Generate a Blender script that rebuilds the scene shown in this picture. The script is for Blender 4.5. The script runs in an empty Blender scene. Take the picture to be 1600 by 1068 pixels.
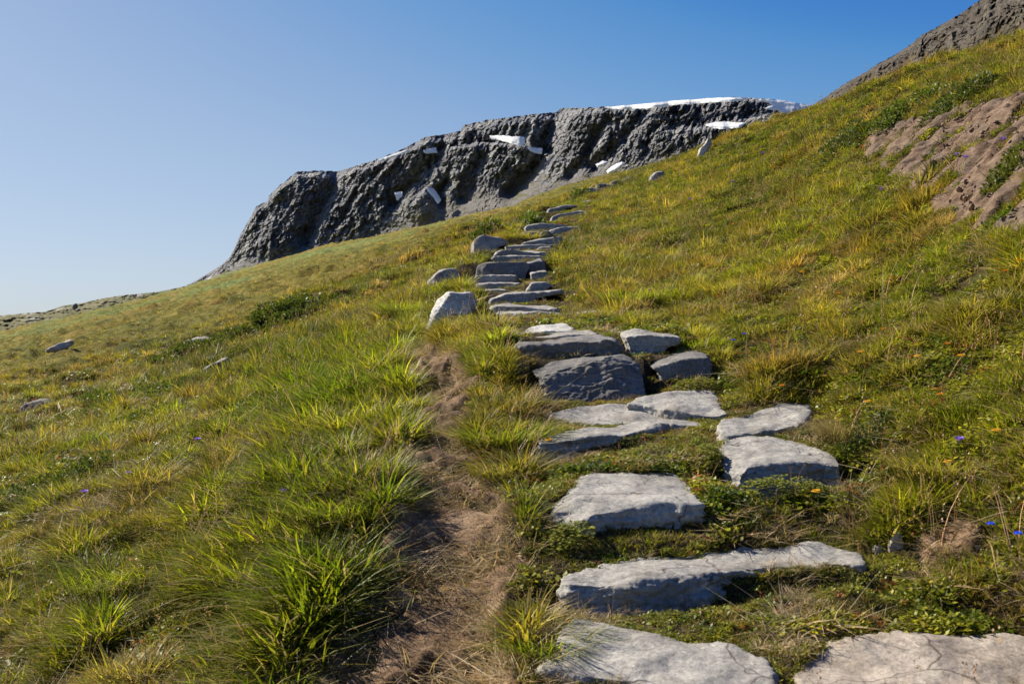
import bpy, bmesh, math, random
import numpy as np
from mathutils import Vector

R = math.radians
rng = np.random.default_rng(7)
random.seed(7)
C = bpy.context.scene.collection
sc = bpy.context.scene

# ------------------------------------------------------------ camera, sky, sun
F = 1556.0            # focal length in pixels of the 1600 px wide photograph
HY = 500.0            # its horizon row
cam = bpy.data.cameras.new('camera'); co = bpy.data.objects.new('camera', cam)
C.objects.link(co); sc.camera = co
co.location = (0, 0, 0); co.rotation_euler = (R(90), 0, 0)
cam.sensor_width = 36; cam.lens = 36 * F / 1600
cam.shift_y = -(534 - HY) / 1600
cam.clip_start = 0.05; cam.clip_end = 20000
cam.dof.use_dof = True; cam.dof.focus_distance = 8.0; cam.dof.aperture_fstop = 8.0

SUN_AZ, SUN_EL = -58.0, 37.0      # degrees right of the view direction, above the horizon
world = bpy.data.worlds.new('World'); sc.world = world; world.use_nodes = True
wn = world.node_tree
sky = wn.nodes.new('ShaderNodeTexSky'); sky.sky_type = 'NISHITA'; sky.sun_disc = False
sky.sun_elevation = R(SUN_EL); sky.sun_rotation = R(SUN_AZ)
sky.altitude = 1200; sky.air_density = 0.9; sky.dust_density = 1.2; sky.ozone_density = 3.0
wn.nodes['Background'].inputs['Strength'].default_value = 0.1
EXPO = 1.0
m1 = wn.nodes.new('ShaderNodeVectorMath'); m1.operation = 'SCALE'; m1.inputs['Scale'].default_value = 0.1; wn.links.new(sky.outputs[0], m1.inputs[0])
cvn = wn.nodes.new('ShaderNodeRGBCurve'); wn.links.new(m1.outputs[0], cvn.inputs['Color'])      # the photograph's tone curve for the sky
for ch, pp in enumerate([[(0, 0), (.137, .06), (.16, .11), (.28, .325), (.45, .45), (.83, .59), (1, .62)], [(0, 0), (.233, .22), (.264, .29), (.42, .46), (.6, .57), (.92, .69), (1, .71)], [(0, 0), (.416, .58), (.471, .62), (.7, .715), (.84, .775), (1, .83)]]):
    cc = cvn.mapping.curves[ch]
    while len(cc.points) < len(pp): cc.points.new(.5, .5)
    for q, (a_, b_) in zip(cc.points, pp): q.location = (a_, b_)
cvn.mapping.update()
m2 = wn.nodes.new('ShaderNodeVectorMath'); m2.operation = 'SCALE'; m2.inputs['Scale'].default_value = 10 * 2 ** -EXPO; wn.links.new(cvn.outputs[0], m2.inputs[0])
wn.links.new(m2.outputs[0], wn.nodes['Background'].inputs['Color'])
sun = bpy.data.lights.new('sun', 'SUN'); sun.energy = 5.0; sun.angle = R(0.5); sun.color = (1, 0.91, 0.76)
so = bpy.data.objects.new('sun', sun); C.objects.link(so)
sd = Vector((math.sin(R(SUN_AZ)) * math.cos(R(SUN_EL)), math.cos(R(SUN_AZ)) * math.cos(R(SUN_EL)), math.sin(R(SUN_EL))))
so.rotation_euler = sd.to_track_quat('Z', 'Y').to_euler(); so.location = sd * 50
sc.view_settings.view_transform = 'Standard'; sc.view_settings.look = 'None'
sc.view_settings.exposure = EXPO; sc.view_settings.gamma = 1.0
sc.render.engine = 'CYCLES'
sc.cycles.max_bounces = 4; sc.cycles.diffuse_bounces = 2; sc.cycles.glossy_bounces = 1; sc.cycles.transmission_bounces = 3; sc.cycles.volume_bounces = 0

# ------------------------------------------------------------ noise
def _hash(ix, iy, iz, s):
    h = (ix * 374761393 + iy * 668265263 + iz * 2147483647 + s * 1274126177) & 0xffffffff
    h = ((h ^ (h >> 13)) * 1274126177) & 0xffffffff
    h = ((h ^ (h >> 16)) * 2246822519) & 0xffffffff
    return (h ^ (h >> 13)) & 0xffffffff
def rnd(ix, iy, iz, s): return _hash(ix, iy, iz, s) / 4294967295.0
def noise(x, y, z=0.0, s=0):
    """smooth value-gradient noise, about -1..1"""
    x = np.asarray(x, float); y = np.asarray(y, float); z = np.broadcast_to(np.asarray(z, float), np.broadcast(x, y).shape)
    x, y, z = np.broadcast_arrays(x, y, z)
    fx, fy, fz = np.floor(x), np.floor(y), np.floor(z)
    ix, iy, iz = fx.astype(np.int64), fy.astype(np.int64), fz.astype(np.int64)
    dx, dy, dz = x - fx, y - fy, z - fz
    u, v, w = [t * t * t * (t * (t * 6 - 15) + 10) for t in (dx, dy, dz)]
    out = 0
    for a in (0, 1):
        for b in (0, 1):
            for c in (0, 1):
                h = _hash(ix + a, iy + b, iz + c, s)
                g1 = (h & 1023) / 511.5 - 1; g2 = ((h >> 10) & 1023) / 511.5 - 1; g3 = ((h >> 20) & 1023) / 511.5 - 1
                d = g1 * (dx - a) + g2 * (dy - b) + g3 * (dz - c)
                out = out + d * (u if a else 1 - u) * (v if b else 1 - v) * (w if c else 1 - w)
    return out * 1.5
def fbm(x, y, z=0.0, s=0, o=4, g=0.5, l=2.03):
    t = 0; a = 1
    for i in range(o):
        t = t + a * noise(x * l ** i, y * l ** i, np.asarray(z) * l ** i, s + i * 17); a *= g
    return t
def cell(x, y, s=0):
    """distance to nearest jittered cell centre, the gap to the second nearest, and a random value of the cell"""
    fx, fy = np.floor(x).astype(np.int64), np.floor(y).astype(np.int64)
    d1 = np.full(x.shape, 9.0); d2 = np.full(x.shape, 9.0); idv = np.zeros(x.shape)
    for a in (-1, 0, 1):
        for b in (-1, 0, 1):
            cx = fx + a; cy = fy + b
            px = cx + rnd(cx, cy, 0, s); py = cy + rnd(cx, cy, 1, s)
            d = np.hypot(x - px, y - py); r = rnd(cx, cy, 2, s)
            n = d < d1
            d2 = np.where(n, d1, np.minimum(d2, d)); idv = np.where(n, r, idv); d1 = np.where(n, d, d1)
    return d1, d2 - d1, idv
def facet(x, y, s=0):
    """broken planes: every jittered cell a plane of its own tilt and height"""
    fx, fy = np.floor(x).astype(np.int64), np.floor(y).astype(np.int64)
    d1 = np.full(x.shape, 9.0); out = np.zeros(x.shape)
    for a in (-1, 0, 1):
        for b in (-1, 0, 1):
            cx = fx + a; cy = fy + b; px = cx + rnd(cx, cy, 0, s); py = cy + rnd(cx, cy, 1, s); d = np.hypot(x - px, y - py); n = d < d1
            v = (x - px) * (rnd(cx, cy, 3, s) * 2 - 1) * 1.6 + (y - py) * (rnd(cx, cy, 4, s) * 1.4 - 1) * 1.2 + rnd(cx, cy, 2, s)
            out = np.where(n, v, out); d1 = np.where(n, d, d1)
    return out
def blocks(x, y, s=0):
    """convex broken blocks: each jittered cell a little pyramid of flat faces"""
    fx, fy = np.floor(x).astype(np.int64), np.floor(y).astype(np.int64); out = np.full(x.shape, -9.0)
    for a in (-1, 0, 1):
        for b in (-1, 0, 1):
            cx = fx + a; cy = fy + b; dx = x - cx - rnd(cx, cy, 0, s); dy = y - cy - rnd(cx, cy, 1, s); h = rnd(cx, cy, 2, s) * .7
            m_ = 9.0
            for j in range(3):
                an = (j + rnd(cx, cy, 5 + j, s)) * 2.09; sl = .5 + rnd(cx, cy, 8 + j, s) * 1.5
                m_ = np.minimum(m_, h + .25 - sl * (dx * np.cos(an) + dy * np.sin(an)))
            out = np.maximum(out, m_)
    return out
def sstep(a, b, x):
    t = np.clip((x - a) / (b - a), 0, 1); return t * t * (3 - 2 * t)

# ------------------------------------------------------------ the hillside
# column of the photo, row, metres ahead: surveyed points of the slope
stair = [(1020,1030,2.9),(1100,960,3.2),(1100,900,3.4),(970,835,3.65),(1200,790,4.05),(980,705,4.7),(1180,705,4.5),(1230,668,5.0),(940,655,5.3),(1070,640,5.4),
         (930,632,5.75),(1060,592,6.1),(900,560,6.25),(870,532,7.0),(830,503,8.4),(820,486,9.3),(815,469,10.2),(790,455,10.9),(780,445,11.5),(780,433,12.1),
         (815,407,13.3),(815,398,14.0),(835,385,15.2),(840,372,16.6),(855,357,18),(870,344,19.7),(880,330,21.7),(905,317,24),(930,303,27),(965,287,30)]
ctrl = stair + [
 (0,1068,4.1),(0,930,5.1),(0,800,6.6),(0,700,10),(0,640,17),(0,590,33),(0,550,75),(0,528,150),(0,521,260),
 (200,1068,3.6),(200,930,4.5),(200,800,5.6),(200,700,8),(200,640,12),(200,580,22),(200,530,50),(200,490,120),(200,477,260),
 (400,1068,3.3),(400,930,4.0),(400,800,4.8),(400,700,6.4),(400,620,9.2),(400,550,15),(400,490,34),(400,450,85),(400,419,260),(500,388,280),
 (600,1068,3.1),(600,930,3.6),(600,800,4.2),(600,700,5.3),(600,620,6.9),(600,550,9.2),(600,480,14.5),(600,430,25),(600,395,60),(600,371,280),
 (700,1068,3.05),(700,850,3.9),(700,700,5.1),(700,620,6.1),(700,560,7.1),(700,500,9.5),(700,450,12.4),(700,410,17.5),(700,380,28),(700,355,90),(700,355,210),(700,352,290),(700,345,370),
 (760,390,16.5),(750,360,26),(745,357,50),(745,356,80),(745,353,140),(745,349,210),(745,345,290),(745,336,400),(800,340,27),(800,338,60),(800,335,110),(800,331,200),(800,327,300),(800,323,390),(850,302,110),(900,288,100),(950,275,90),(1000,263,75),(1050,252,60),
 (1000,560,6.7),(1000,500,8.0),(1000,450,9.7),(1000,400,12.5),(1000,350,16),(1000,300,23),
 (1200,1068,2.75),(1250,930,3.3),(1200,600,5.7),(1200,550,6.3),(1200,450,8.5),(1200,350,12),(1200,250,19),(1180,206,32),(1110,240,25),(1110,231,38),(1130,222,36),(1154,215,36),(1200,208,44),
 (1400,1068,2.6),(1400,900,3.5),(1500,965,3.15),(1350,960,3.15),(1400,780,4.05),(1400,700,4.4),(1400,600,5.1),(1400,500,6.1),(1400,400,7.8),(1400,300,9.6),(1400,200,13.5),(1400,150,17),(1395,133,22),(1400,139,32),(1290,174,27),(1300,181,40),
 (1600,1068,2.45),(1600,900,3.3),(1600,960,3.0),(1600,700,3.8),(1600,550,4.7),(1600,450,5.4),(1600,370,6.1),(1600,270,7.4),(1600,170,9.5),(1600,105,12),(1600,74,15.5),(1600,62,20),(1600,68,26),
 (1500,104,17.5),(1500,96,21.5),(1500,103,28),
 # hidden ground beyond the brow
 (0,540,700),(200,510,700),(400,462,700),(600,412,700),(745,372,900),(900,325,500),(1000,302,400),(1110,262,90),(1110,300,400),(1200,225,75),(1200,262,400),
 (1300,190,60),(1300,235,400),(1400,150,60),(1400,210,400),(1500,120,50),(1500,180,400),(1600,90,40),(1600,150,400)]
ctrl = np.array(ctrl, float)
cu = (ctrl[:, 0] - 800) / F; cv = (HY - ctrl[:, 1]) / F
cX = cu * ctrl[:, 2]; cY = ctrl[:, 2]; cZ = cv * ctrl[:, 2]
H0 = 1.6
cth = np.arctan2(cX, cY); crr = np.hypot(cX, cY); crho = np.log(crr); cg = (cZ + H0) / crr
def _U(d2): return np.where(d2 < 1e-12, 0, 0.5 * d2 * np.log(np.maximum(d2, 1e-12)))
SX = 2.2
P = np.stack([cth * SX, crho], 1)
n = len(P)
K = _U(((P[:, None] - P[None]) ** 2).sum(2)) + 0.003 * np.eye(n)
Q = np.hstack([np.ones((n, 1)), P])
A = np.block([[K, Q], [Q.T, np.zeros((3, 3))]])
W = np.linalg.solve(A, np.concatenate([cg, [0, 0, 0]]))
TT = np.linspace(-0.68, 0.68, 261); RR = np.linspace(math.log(2.0), math.log(900), 520)
gt, gr = np.meshgrid(TT, RR, indexing='ij')
pts = np.stack([gt.ravel() * SX, gr.ravel()], 1)
TAB = (np.hstack([_U(((pts[:, None] - P[None]) ** 2).sum(2)), np.ones((len(pts), 1)), pts]) @ W).reshape(gt.shape)
def base_z(x, y):
    r = np.maximum(np.hypot(x, y), 0.05); th = np.arctan2(x, y)
    ct = np.clip(th, TT[0], TT[-1]); cr = np.clip(np.log(r), RR[0], RR[-1])
    a = (ct - TT[0]) / (TT[1] - TT[0]); b = (cr - RR[0]) / (RR[1] - RR[0])
    i = np.clip(a.astype(int), 0, len(TT) - 2); j = np.clip(b.astype(int), 0, len(RR) - 2); a -= i; b -= j
    g = TAB[i, j] * (1 - a) * (1 - b) + TAB[i + 1, j] * a * (1 - b) + TAB[i, j + 1] * (1 - a) * b + TAB[i + 1, j + 1] * a * b
    # behind and beside the camera the same hillside goes on as a plane
    k = sstep(0.68, 1.6, np.abs(th))
    rr = np.minimum(r, 300)
    gp = (0.26 * x + 0.17 * y) / r * rr / r
    return -H0 + (g * (1 - k) + gp * k) * r
CARVE = []
PADS = []                                                    # turf levelled against each stone
BUMPS = []                                                   # x, y, radius, height
def ground_z(x, y, fine=True):
    x = np.asarray(x, float); y = np.asarray(y, float)
    r = np.hypot(x, y); z = base_z(x, y)
    far = sstep(7, 30, r)
    u = x / np.maximum(y, .1)
    open_l = np.maximum(sstep(0.02, -0.08, u), sstep(0.16, 0.24, u))   # away from the steps
    z = z + fbm(x / 2.3, y / 2.3, 0, 3, 3) * (0.05 + 0.16 * far) * (0.25 + 0.75 * open_l)
    z = z + fbm(x / 14, y / 11, 0, 9, 3) * 0.35 * sstep(25, 90, r)
    # hummocky terraces running across the slope
    t = fbm(x / 3.4 + y / 30, y / 5 , 0, 21, 4)
    z = z + (np.abs(t) ** 1.3) * 0.55 * sstep(12, 60, r) * sstep(0.1, -0.02, u)
    for per, am, r0_, r1_ in ((1.9, .24, 8, 20), (4.6, .55, 20, 60), (13, .5, 60, 160)):
        ph = (y + .55 * x) / per + fbm(x / (per * 2.5), y / (per * 1.3), 0, int(per * 10), 3) * 1.6; f_ = ph - np.floor(ph)
        msk = sstep(-.1, .35, fbm(x / (per * 1.8) + 3, y / (per * 1.1), 0, int(per * 7), 2)) * sstep(r0_, r1_, r) * (.25 + .75 * open_l) * sstep(r1_ * 6, r1_ * 3, r)
        z = z + am * msk * (sstep(0, .16, f_) * (1 - f_))
    if fine:
        z = z + fbm(x / 0.42, y / 0.42, 0, 5, 3) * 0.03 * (0.35 + 0.65 * open_l)
        z = z + (.25 - np.abs(fbm(x / .55, y / .45, 0, 6, 2))) * .11 * open_l * sstep(26, 12, r)
    for bx, by, br, bh in BUMPS:
        z = z + bh * np.exp(-(((x - bx) ** 2 + (y - by) ** 2) / br ** 2))
    for poly, dep in CARVE:
        w = np.array(poly); k = (x > w[:, 0].min() - .3) & (x < w[:, 0].max() + .3) & (y > w[:, 1].min() - .3) & (y < w[:, 1].max() + .3)
        if k.any():
            z = np.array(np.broadcast_to(z, np.broadcast(x, y).shape)); xk, yk = np.broadcast_to(x, z.shape)[k], np.broadcast_to(y, z.shape)[k]
            z[k] = z[k] - dep * sstep(-.03, .14, sdist(xk, yk, poly))
    if PADS:
        sh = z.shape; x_, y_, z_ = (np.array(np.broadcast_to(q, sh)).ravel() for q in (x, y, z))
        num = np.zeros(z_.size); den = np.zeros(z_.size); wm = np.zeros(z_.size)
        for poly, m_, fn_, bb in PADS:
            k = np.where((x_ > bb[0] - m_) & (x_ < bb[1] + m_) & (y_ > bb[2] - m_) & (y_ < bb[3] + m_))[0]
            if len(k) == 0: continue
            sd_ = sdist(x_[k], y_[k], poly); w = sstep(-m_, -.15 * m_, sd_); wm[k] = np.maximum(wm[k], w); w = w * (1 + 60 * (sd_ > -.02)); num[k] += w * fn_(x_[k], y_[k]); den[k] += w
        k = den > 1e-4
        z_[k] = z_[k] * (1 - wm[k]) + wm[k] * num[k] / den[k] + (fbm(x_[k] / .16, y_[k] / .16, 0, 15, 2) * .009 * wm[k])
        z = z_.reshape(sh)
    return z
def to_px(x, y, z): return 800 + F * x / y, HY - F * z / y
_YS = np.exp(np.linspace(math.log(1.3), math.log(450), 2400))
def hit(px, py):
    """the point of the hillside seen at a place of the photo"""
    u = (px - 800) / F; v = (HY - py) / F
    d = v * _YS - ground_z(u * _YS, _YS, False)
    k = np.argmax(d < 0) if (d < 0).any() else int(np.argmin(d))
    Y = _YS[k]
    return u * Y, Y, v * Y
def inside(px, py, poly):
    px = np.asarray(px); py = np.asarray(py); res = np.zeros(px.shape, bool); m = len(poly)
    for i in range(m):
        x1, y1 = poly[i][:2]; x2, y2 = poly[(i + 1) % m][:2]
        if y1 == y2: continue
        c = ((y1 > py) != (y2 > py)) & (px < (x2 - x1) * (py - y1) / (y2 - y1) + x1)
        res ^= c
    return res
def sdist(x, y, poly):
    """signed distance to a polygon, positive inside"""
    d = np.full(np.shape(x), 1e9); m = len(poly)
    for i in range(m):
        x1, y1 = poly[i][:2]; x2, y2 = poly[(i + 1) % m][:2]
        vx, vy = x2 - x1, y2 - y1
        t = np.clip(((x - x1) * vx + (y - y1) * vy) / (vx * vx + vy * vy + 1e-12), 0, 1)
        d = np.minimum(d, np.hypot(x - x1 - t * vx, y - y1 - t * vy))
    return np.where(inside(x, y, poly), d, -d)
def world_poly(pp): return [hit(a, b)[:2] for a, b in pp]
for px, py, br, bh in [(1318,238,.45,.20),(1295,232,.3,.10),(1420,178,.5,.2),(1350,112,.8,.1),(1530,150,.6,.15),(480,478,1.6,.22),(430,500,1.3,.12),(230,620,.7,.08),
                       (590,610,.5,.07),(560,800,.35,.07),(540,900,.3,.06),(640,480,.7,.12),(735,500,.35,.08),(1450,560,.4,.07),(1585,262,.35,.22),(1250,330,.5,.06)]:
    x, y, z = hit(px, py); BUMPS.append((x, y, br, bh))

PATH_PX = [(400,1250),(480,1068),(500,990),(545,930),(592,850),(622,760),(636,700),(650,640),(642,600),(630,558),(640,540),(700,540),(745,590),(742,680),(775,740),(805,790),(812,830),(820,880),(800,960),(810,1068),(835,1250)]
PATH = world_poly(PATH_PX)
CARVE.append((PATH, .05))
# ------------------------------------------------------------ object helpers
def mesh(name, V, Fc, mat=None, parent=None, smooth=True):
    me = bpy.data.meshes.new(name)
    V = np.asarray(V, np.float32); Fc = np.asarray(Fc, np.int32)
    me.vertices.add(len(V)); me.vertices.foreach_set('co', V.ravel())
    nf, k = Fc.shape
    me.loops.add(nf * k); me.loops.foreach_set('vertex_index', Fc.ravel())
    me.polygons.add(nf); me.polygons.foreach_set('loop_start', np.arange(0, nf * k, k, dtype=np.int32))
    me.update(calc_edges=True); me.validate()
    if smooth: me.polygons.foreach_set('use_smooth', np.ones(len(me.polygons), bool))
    o = bpy.data.objects.new(name, me); C.objects.link(o)
    if mat: me.materials.append(mat)
    if parent: o.parent = parent
    return o
def empty(name, loc):
    o = bpy.data.objects.new(name, None); C.objects.link(o); o.location = loc; o.empty_display_size = .1; return o
def tag(o, label=None, cat=None, group=None, kind=None):
    if label: o['label'] = label
    if cat: o['category'] = cat
    if group: o['group'] = group
    if kind: o['kind'] = kind
    return o
def attr(me, name, vals, kind='FLOAT', dom='POINT'):
    a = me.attributes.new(name, kind, dom)
    a.data.foreach_set({'FLOAT': 'value', 'INT': 'value', 'FLOAT_VECTOR': 'vector', 'FLOAT_COLOR': 'color'}[kind], np.ascontiguousarray(vals).ravel())
def gridfaces(a, b, keep=None):
    i, j = np.meshgrid(np.arange(a - 1), np.arange(b - 1), indexing='ij')
    q = np.stack([i * b + j, i * b + j + 1, (i + 1) * b + j + 1, (i + 1) * b + j], -1).reshape(-1, 4)
    if keep is not None:
        q = q[keep.reshape(-1)[q].all(1)]
    return q

# ------------------------------------------------------------ materials
class N:
    def __init__(s, name):
        s.m = bpy.data.materials.new(name); s.m.use_nodes = True; s.t = s.m.node_tree; s.t.nodes.clear()
        s.out = s.n('ShaderNodeOutputMaterial')
    def n(s, ty, **kw):
        o = s.t.nodes.new(ty)
        for k, v in kw.items(): setattr(o, k, v)
        return o
    def l(s, a, b): s.t.links.new(a, b)
    def pos(s): return s.n('ShaderNodeNewGeometry').outputs['Position']
    def objc(s): return s.n('ShaderNodeTexCoord').outputs['Object']
    def map(s, v, sc_, rot=(0, 0, 0)):
        o = s.n('ShaderNodeMapping'); o.inputs['Scale'].default_value = sc_ if hasattr(sc_, '__len__') else (sc_,) * 3
        o.inputs['Rotation'].default_value = rot; s.l(v, o.inputs['Vector']); return o.outputs[0]
    def noise(s, v, scale, det=5, rough=.55, dist=0):
        o = s.n('ShaderNodeTexNoise'); o.inputs['Scale'].default_value = scale; o.inputs['Detail'].default_value = det
        o.inputs['Roughness'].default_value = rough; o.inputs['Distortion'].default_value = dist
        s.l(v, o.inputs['Vector']); return o.outputs['Fac']
    def vor(s, v, scale, feat='F1', out='Distance'):
        o = s.n('ShaderNodeTexVoronoi', feature=feat); o.inputs['Scale'].default_value = scale; s.l(v, o.inputs['Vector']); return o.outputs[out]
    def ramp(s, fac, stops, interp='LINEAR'):
        o = s.n('ShaderNodeValToRGB'); e = o.color_ramp.elements; o.color_ramp.interpolation = interp
        while len(e) < len(stops): e.new(0.5)
        for el, (p, c) in zip(e, stops):
            el.position = p; el.color = (*c, 1) if hasattr(c, '__len__') else (c, c, c, 1)
        s.l(fac, o.inputs[0]); return o.outputs['Color']
    def mix(s, fac, a, b, mode='MIX'):
        o = s.n('ShaderNodeMix', data_type='RGBA', blend_type=mode)
        for sock, v in ((o.inputs['Factor'], fac), (o.inputs['A'], a), (o.inputs['B'], b)):
            if isinstance(v, bpy.types.NodeSocket): s.l(v, sock)
            elif hasattr(v, '__len__'): sock.default_value = (*v, 1)
            else: sock.default_value = v
        return o.outputs['Result']
    def math(s, op, a, b=None):
        o = s.n('ShaderNodeMath', operation=op)
        for i, v in enumerate((a, b)):
            if v is None: continue
            if isinstance(v, bpy.types.NodeSocket): s.l(v, o.inputs[i])
            else: o.inputs[i].default_value = v
        return o.outputs[0]
    def bump(s, h, strength=.5, dist=.01, prev=None):
        o = s.n('ShaderNodeBump'); o.inputs['Strength'].default_value = strength; o.inputs['Distance'].default_value = dist
        s.l(h, o.inputs['Height'])
        if prev: s.l(prev, o.inputs['Normal'])
        return o.outputs[0]
    def bsdf(s, col, rough=.85, nrm=None, spec=.3):
        o = s.n('ShaderNodeBsdfPrincipled')
        if isinstance(col, bpy.types.NodeSocket): s.l(col, o.inputs['Base Color'])
        else: o.inputs['Base Color'].default_value = (*col, 1)
        o.inputs['Roughness'].default_value = rough; o.inputs['Specular IOR Level'].default_value = spec
        if nrm: s.l(nrm, o.inputs['Normal'])
        return o
    def end(s, sh): s.l(sh, s.out.inputs['Surface']); return s.m

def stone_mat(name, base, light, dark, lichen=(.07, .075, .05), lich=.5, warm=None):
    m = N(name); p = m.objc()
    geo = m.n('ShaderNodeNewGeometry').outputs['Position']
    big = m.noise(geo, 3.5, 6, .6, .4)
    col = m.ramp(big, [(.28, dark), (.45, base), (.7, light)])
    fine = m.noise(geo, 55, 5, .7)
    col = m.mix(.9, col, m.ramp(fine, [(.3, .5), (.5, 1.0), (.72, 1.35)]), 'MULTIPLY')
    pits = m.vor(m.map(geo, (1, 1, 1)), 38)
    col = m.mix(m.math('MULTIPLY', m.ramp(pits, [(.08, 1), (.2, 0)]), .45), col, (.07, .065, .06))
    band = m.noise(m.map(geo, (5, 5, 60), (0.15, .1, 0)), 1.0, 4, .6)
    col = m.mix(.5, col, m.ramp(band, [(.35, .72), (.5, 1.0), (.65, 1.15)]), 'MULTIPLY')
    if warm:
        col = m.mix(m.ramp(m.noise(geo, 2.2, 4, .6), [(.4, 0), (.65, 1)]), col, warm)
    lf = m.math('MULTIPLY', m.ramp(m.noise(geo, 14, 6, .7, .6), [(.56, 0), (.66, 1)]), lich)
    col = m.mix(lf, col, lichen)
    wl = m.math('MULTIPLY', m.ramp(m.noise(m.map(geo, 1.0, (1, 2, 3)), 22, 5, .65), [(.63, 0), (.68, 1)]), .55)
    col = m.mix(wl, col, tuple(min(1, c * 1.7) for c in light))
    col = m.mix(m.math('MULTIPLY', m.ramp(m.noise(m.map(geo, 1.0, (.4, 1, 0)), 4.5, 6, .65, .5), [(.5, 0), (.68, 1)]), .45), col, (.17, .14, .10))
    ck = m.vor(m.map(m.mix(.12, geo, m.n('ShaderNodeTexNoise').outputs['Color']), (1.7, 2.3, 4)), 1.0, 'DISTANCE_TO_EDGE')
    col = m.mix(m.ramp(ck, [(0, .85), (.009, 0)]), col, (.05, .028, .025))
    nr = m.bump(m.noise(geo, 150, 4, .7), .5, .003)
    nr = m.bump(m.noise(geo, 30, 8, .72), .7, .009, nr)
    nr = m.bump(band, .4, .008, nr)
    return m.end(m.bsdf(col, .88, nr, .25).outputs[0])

M = {}
M['stone'] = stone_mat('pale_grey_stone', (.28, .268, .245), (.355, .34, .312), (.19, .18, .167), lich=.35)
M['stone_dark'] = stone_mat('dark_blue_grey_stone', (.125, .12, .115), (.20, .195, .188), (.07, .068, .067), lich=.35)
M['stone_warm'] = stone_mat('warm_beige_stone', (.32, .272, .225), (.40, .355, .30), (.22, .18, .145), lich=.25)
M['stone_lichen'] = stone_mat('lichen_mottled_stone', (.21, .20, .19), (.34, .33, .31), (.10, .10, .10), lichen=(.10, .095, .07), lich=.75)
M['stone_white'] = stone_mat('whitish_stone', (.40, .39, .365), (.54, .53, .50), (.22, .21, .19), lich=.3)

def mat_ground():
    m = N('turf_soil'); p = m.pos()
    ln = m.n('ShaderNodeVectorMath', operation='LENGTH'); m.l(p, ln.inputs[0]); dist = ln.outputs['Value']
    near = m.ramp(m.noise(p, 9, 6, .7), [(.3, (.035, .026, .014)), (.5, (.075, .055, .03)), (.7, (.16, .12, .07))])
    # short turf of the distant slope: olive, yellow-brown and green in patches drawn out along the slope
    s = m.map(p, (.16, .07, .3))
    a = m.noise(s, 1.0, 8, .68, .3)
    f = m.ramp(a, [(.30, (.045, .055, .012)), (.42, (.12, .12, .02)), (.52, (.19, .16, .024)), (.62, (.22, .15, .032)), (.74, (.12, .13, .02))])
    b = m.noise(m.map(p, (1.1, .5, 1.5)), 1.0, 8, .75)
    f = m.mix(.9, f, m.ramp(b, [(.32, .35), (.46, .85), (.6, 1.2), (.75, 1.5)]), 'MULTIPLY')
    col = m.mix(m.ramp(m.math('DIVIDE', dist, 40.0), [(.25, 0), (.8, 1)]), near, f)
    # smoother pale green meadow far up the slope
    g = m.math('MULTIPLY', m.ramp(m.math('DIVIDE', dist, 300.0), [(.30, 0), (.5, 1)]), m.ramp(m.noise(m.map(p, (.05, .012, .05)), 1.0, 3, .5), [(.5, 0), (.6, .6)]))
    col = m.mix(g, col, (.13, .19, .055))
    nr = m.bump(b, 1.0, .5)
    nr = m.bump(m.noise(p, 18, 6, .7), .8, .03, nr)
    return m.end(m.bsdf(col, .95, nr, .1).outputs[0])
M['ground'] = mat_ground()

def mat_path():
    m = N('trodden_soil'); p = m.pos()
    col = m.ramp(m.noise(p, 4.5, 7, .7, .4), [(.3, (.035, .023, .014)), (.42, (.11, .068, .04)), (.55, (.22, .145, .09)), (.72, (.40, .29, .19))])
    fi = m.noise(p, 60, 5, .75)
    col = m.mix(.8, col, m.ramp(fi, [(.3, .5), (.5, 1.0), (.7, 1.5)]), 'MULTIPLY')
    nr = m.bump(fi, .9, .008); nr = m.bump(m.noise(p, 13, 7, .7), .9, .03, nr)
    return m.end(m.bsdf(col, .95, nr, .1).outputs[0])
M['path'] = mat_path()

def mat_slab():
    m = N('weathered_red_brown_rock'); p = m.pos()
    st = m.map(p, (2.6, 3.4, 9), (R(12), R(-16), 0))
    a = m.noise(st, 1.3, 9, .7, .5)
    col = m.ramp(a, [(.30, (.04, .022, .013)), (.42, (.115, .072, .047)), (.54, (.185, .125, .085)), (.72, (.28, .21, .155))])
    col = m.mix(.7, col, m.ramp(m.noise(p, 40, 5, .7), [(.3, .6), (.5, 1), (.7, 1.35)]), 'MULTIPLY')
    col = m.mix(m.math('MULTIPLY', m.ramp(m.noise(p, 2.4, 5, .6), [(.5, 0), (.66, 1)]), .4), col, (.16, .14, .12))
    nr = m.bump(a, 1.0, .06); nr = m.bump(m.noise(p, 30, 7, .7), .8, .012, nr)
    return m.end(m.bsdf(col, .9, nr, .2).outputs[0])
M['slab'] = mat_slab()

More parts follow.
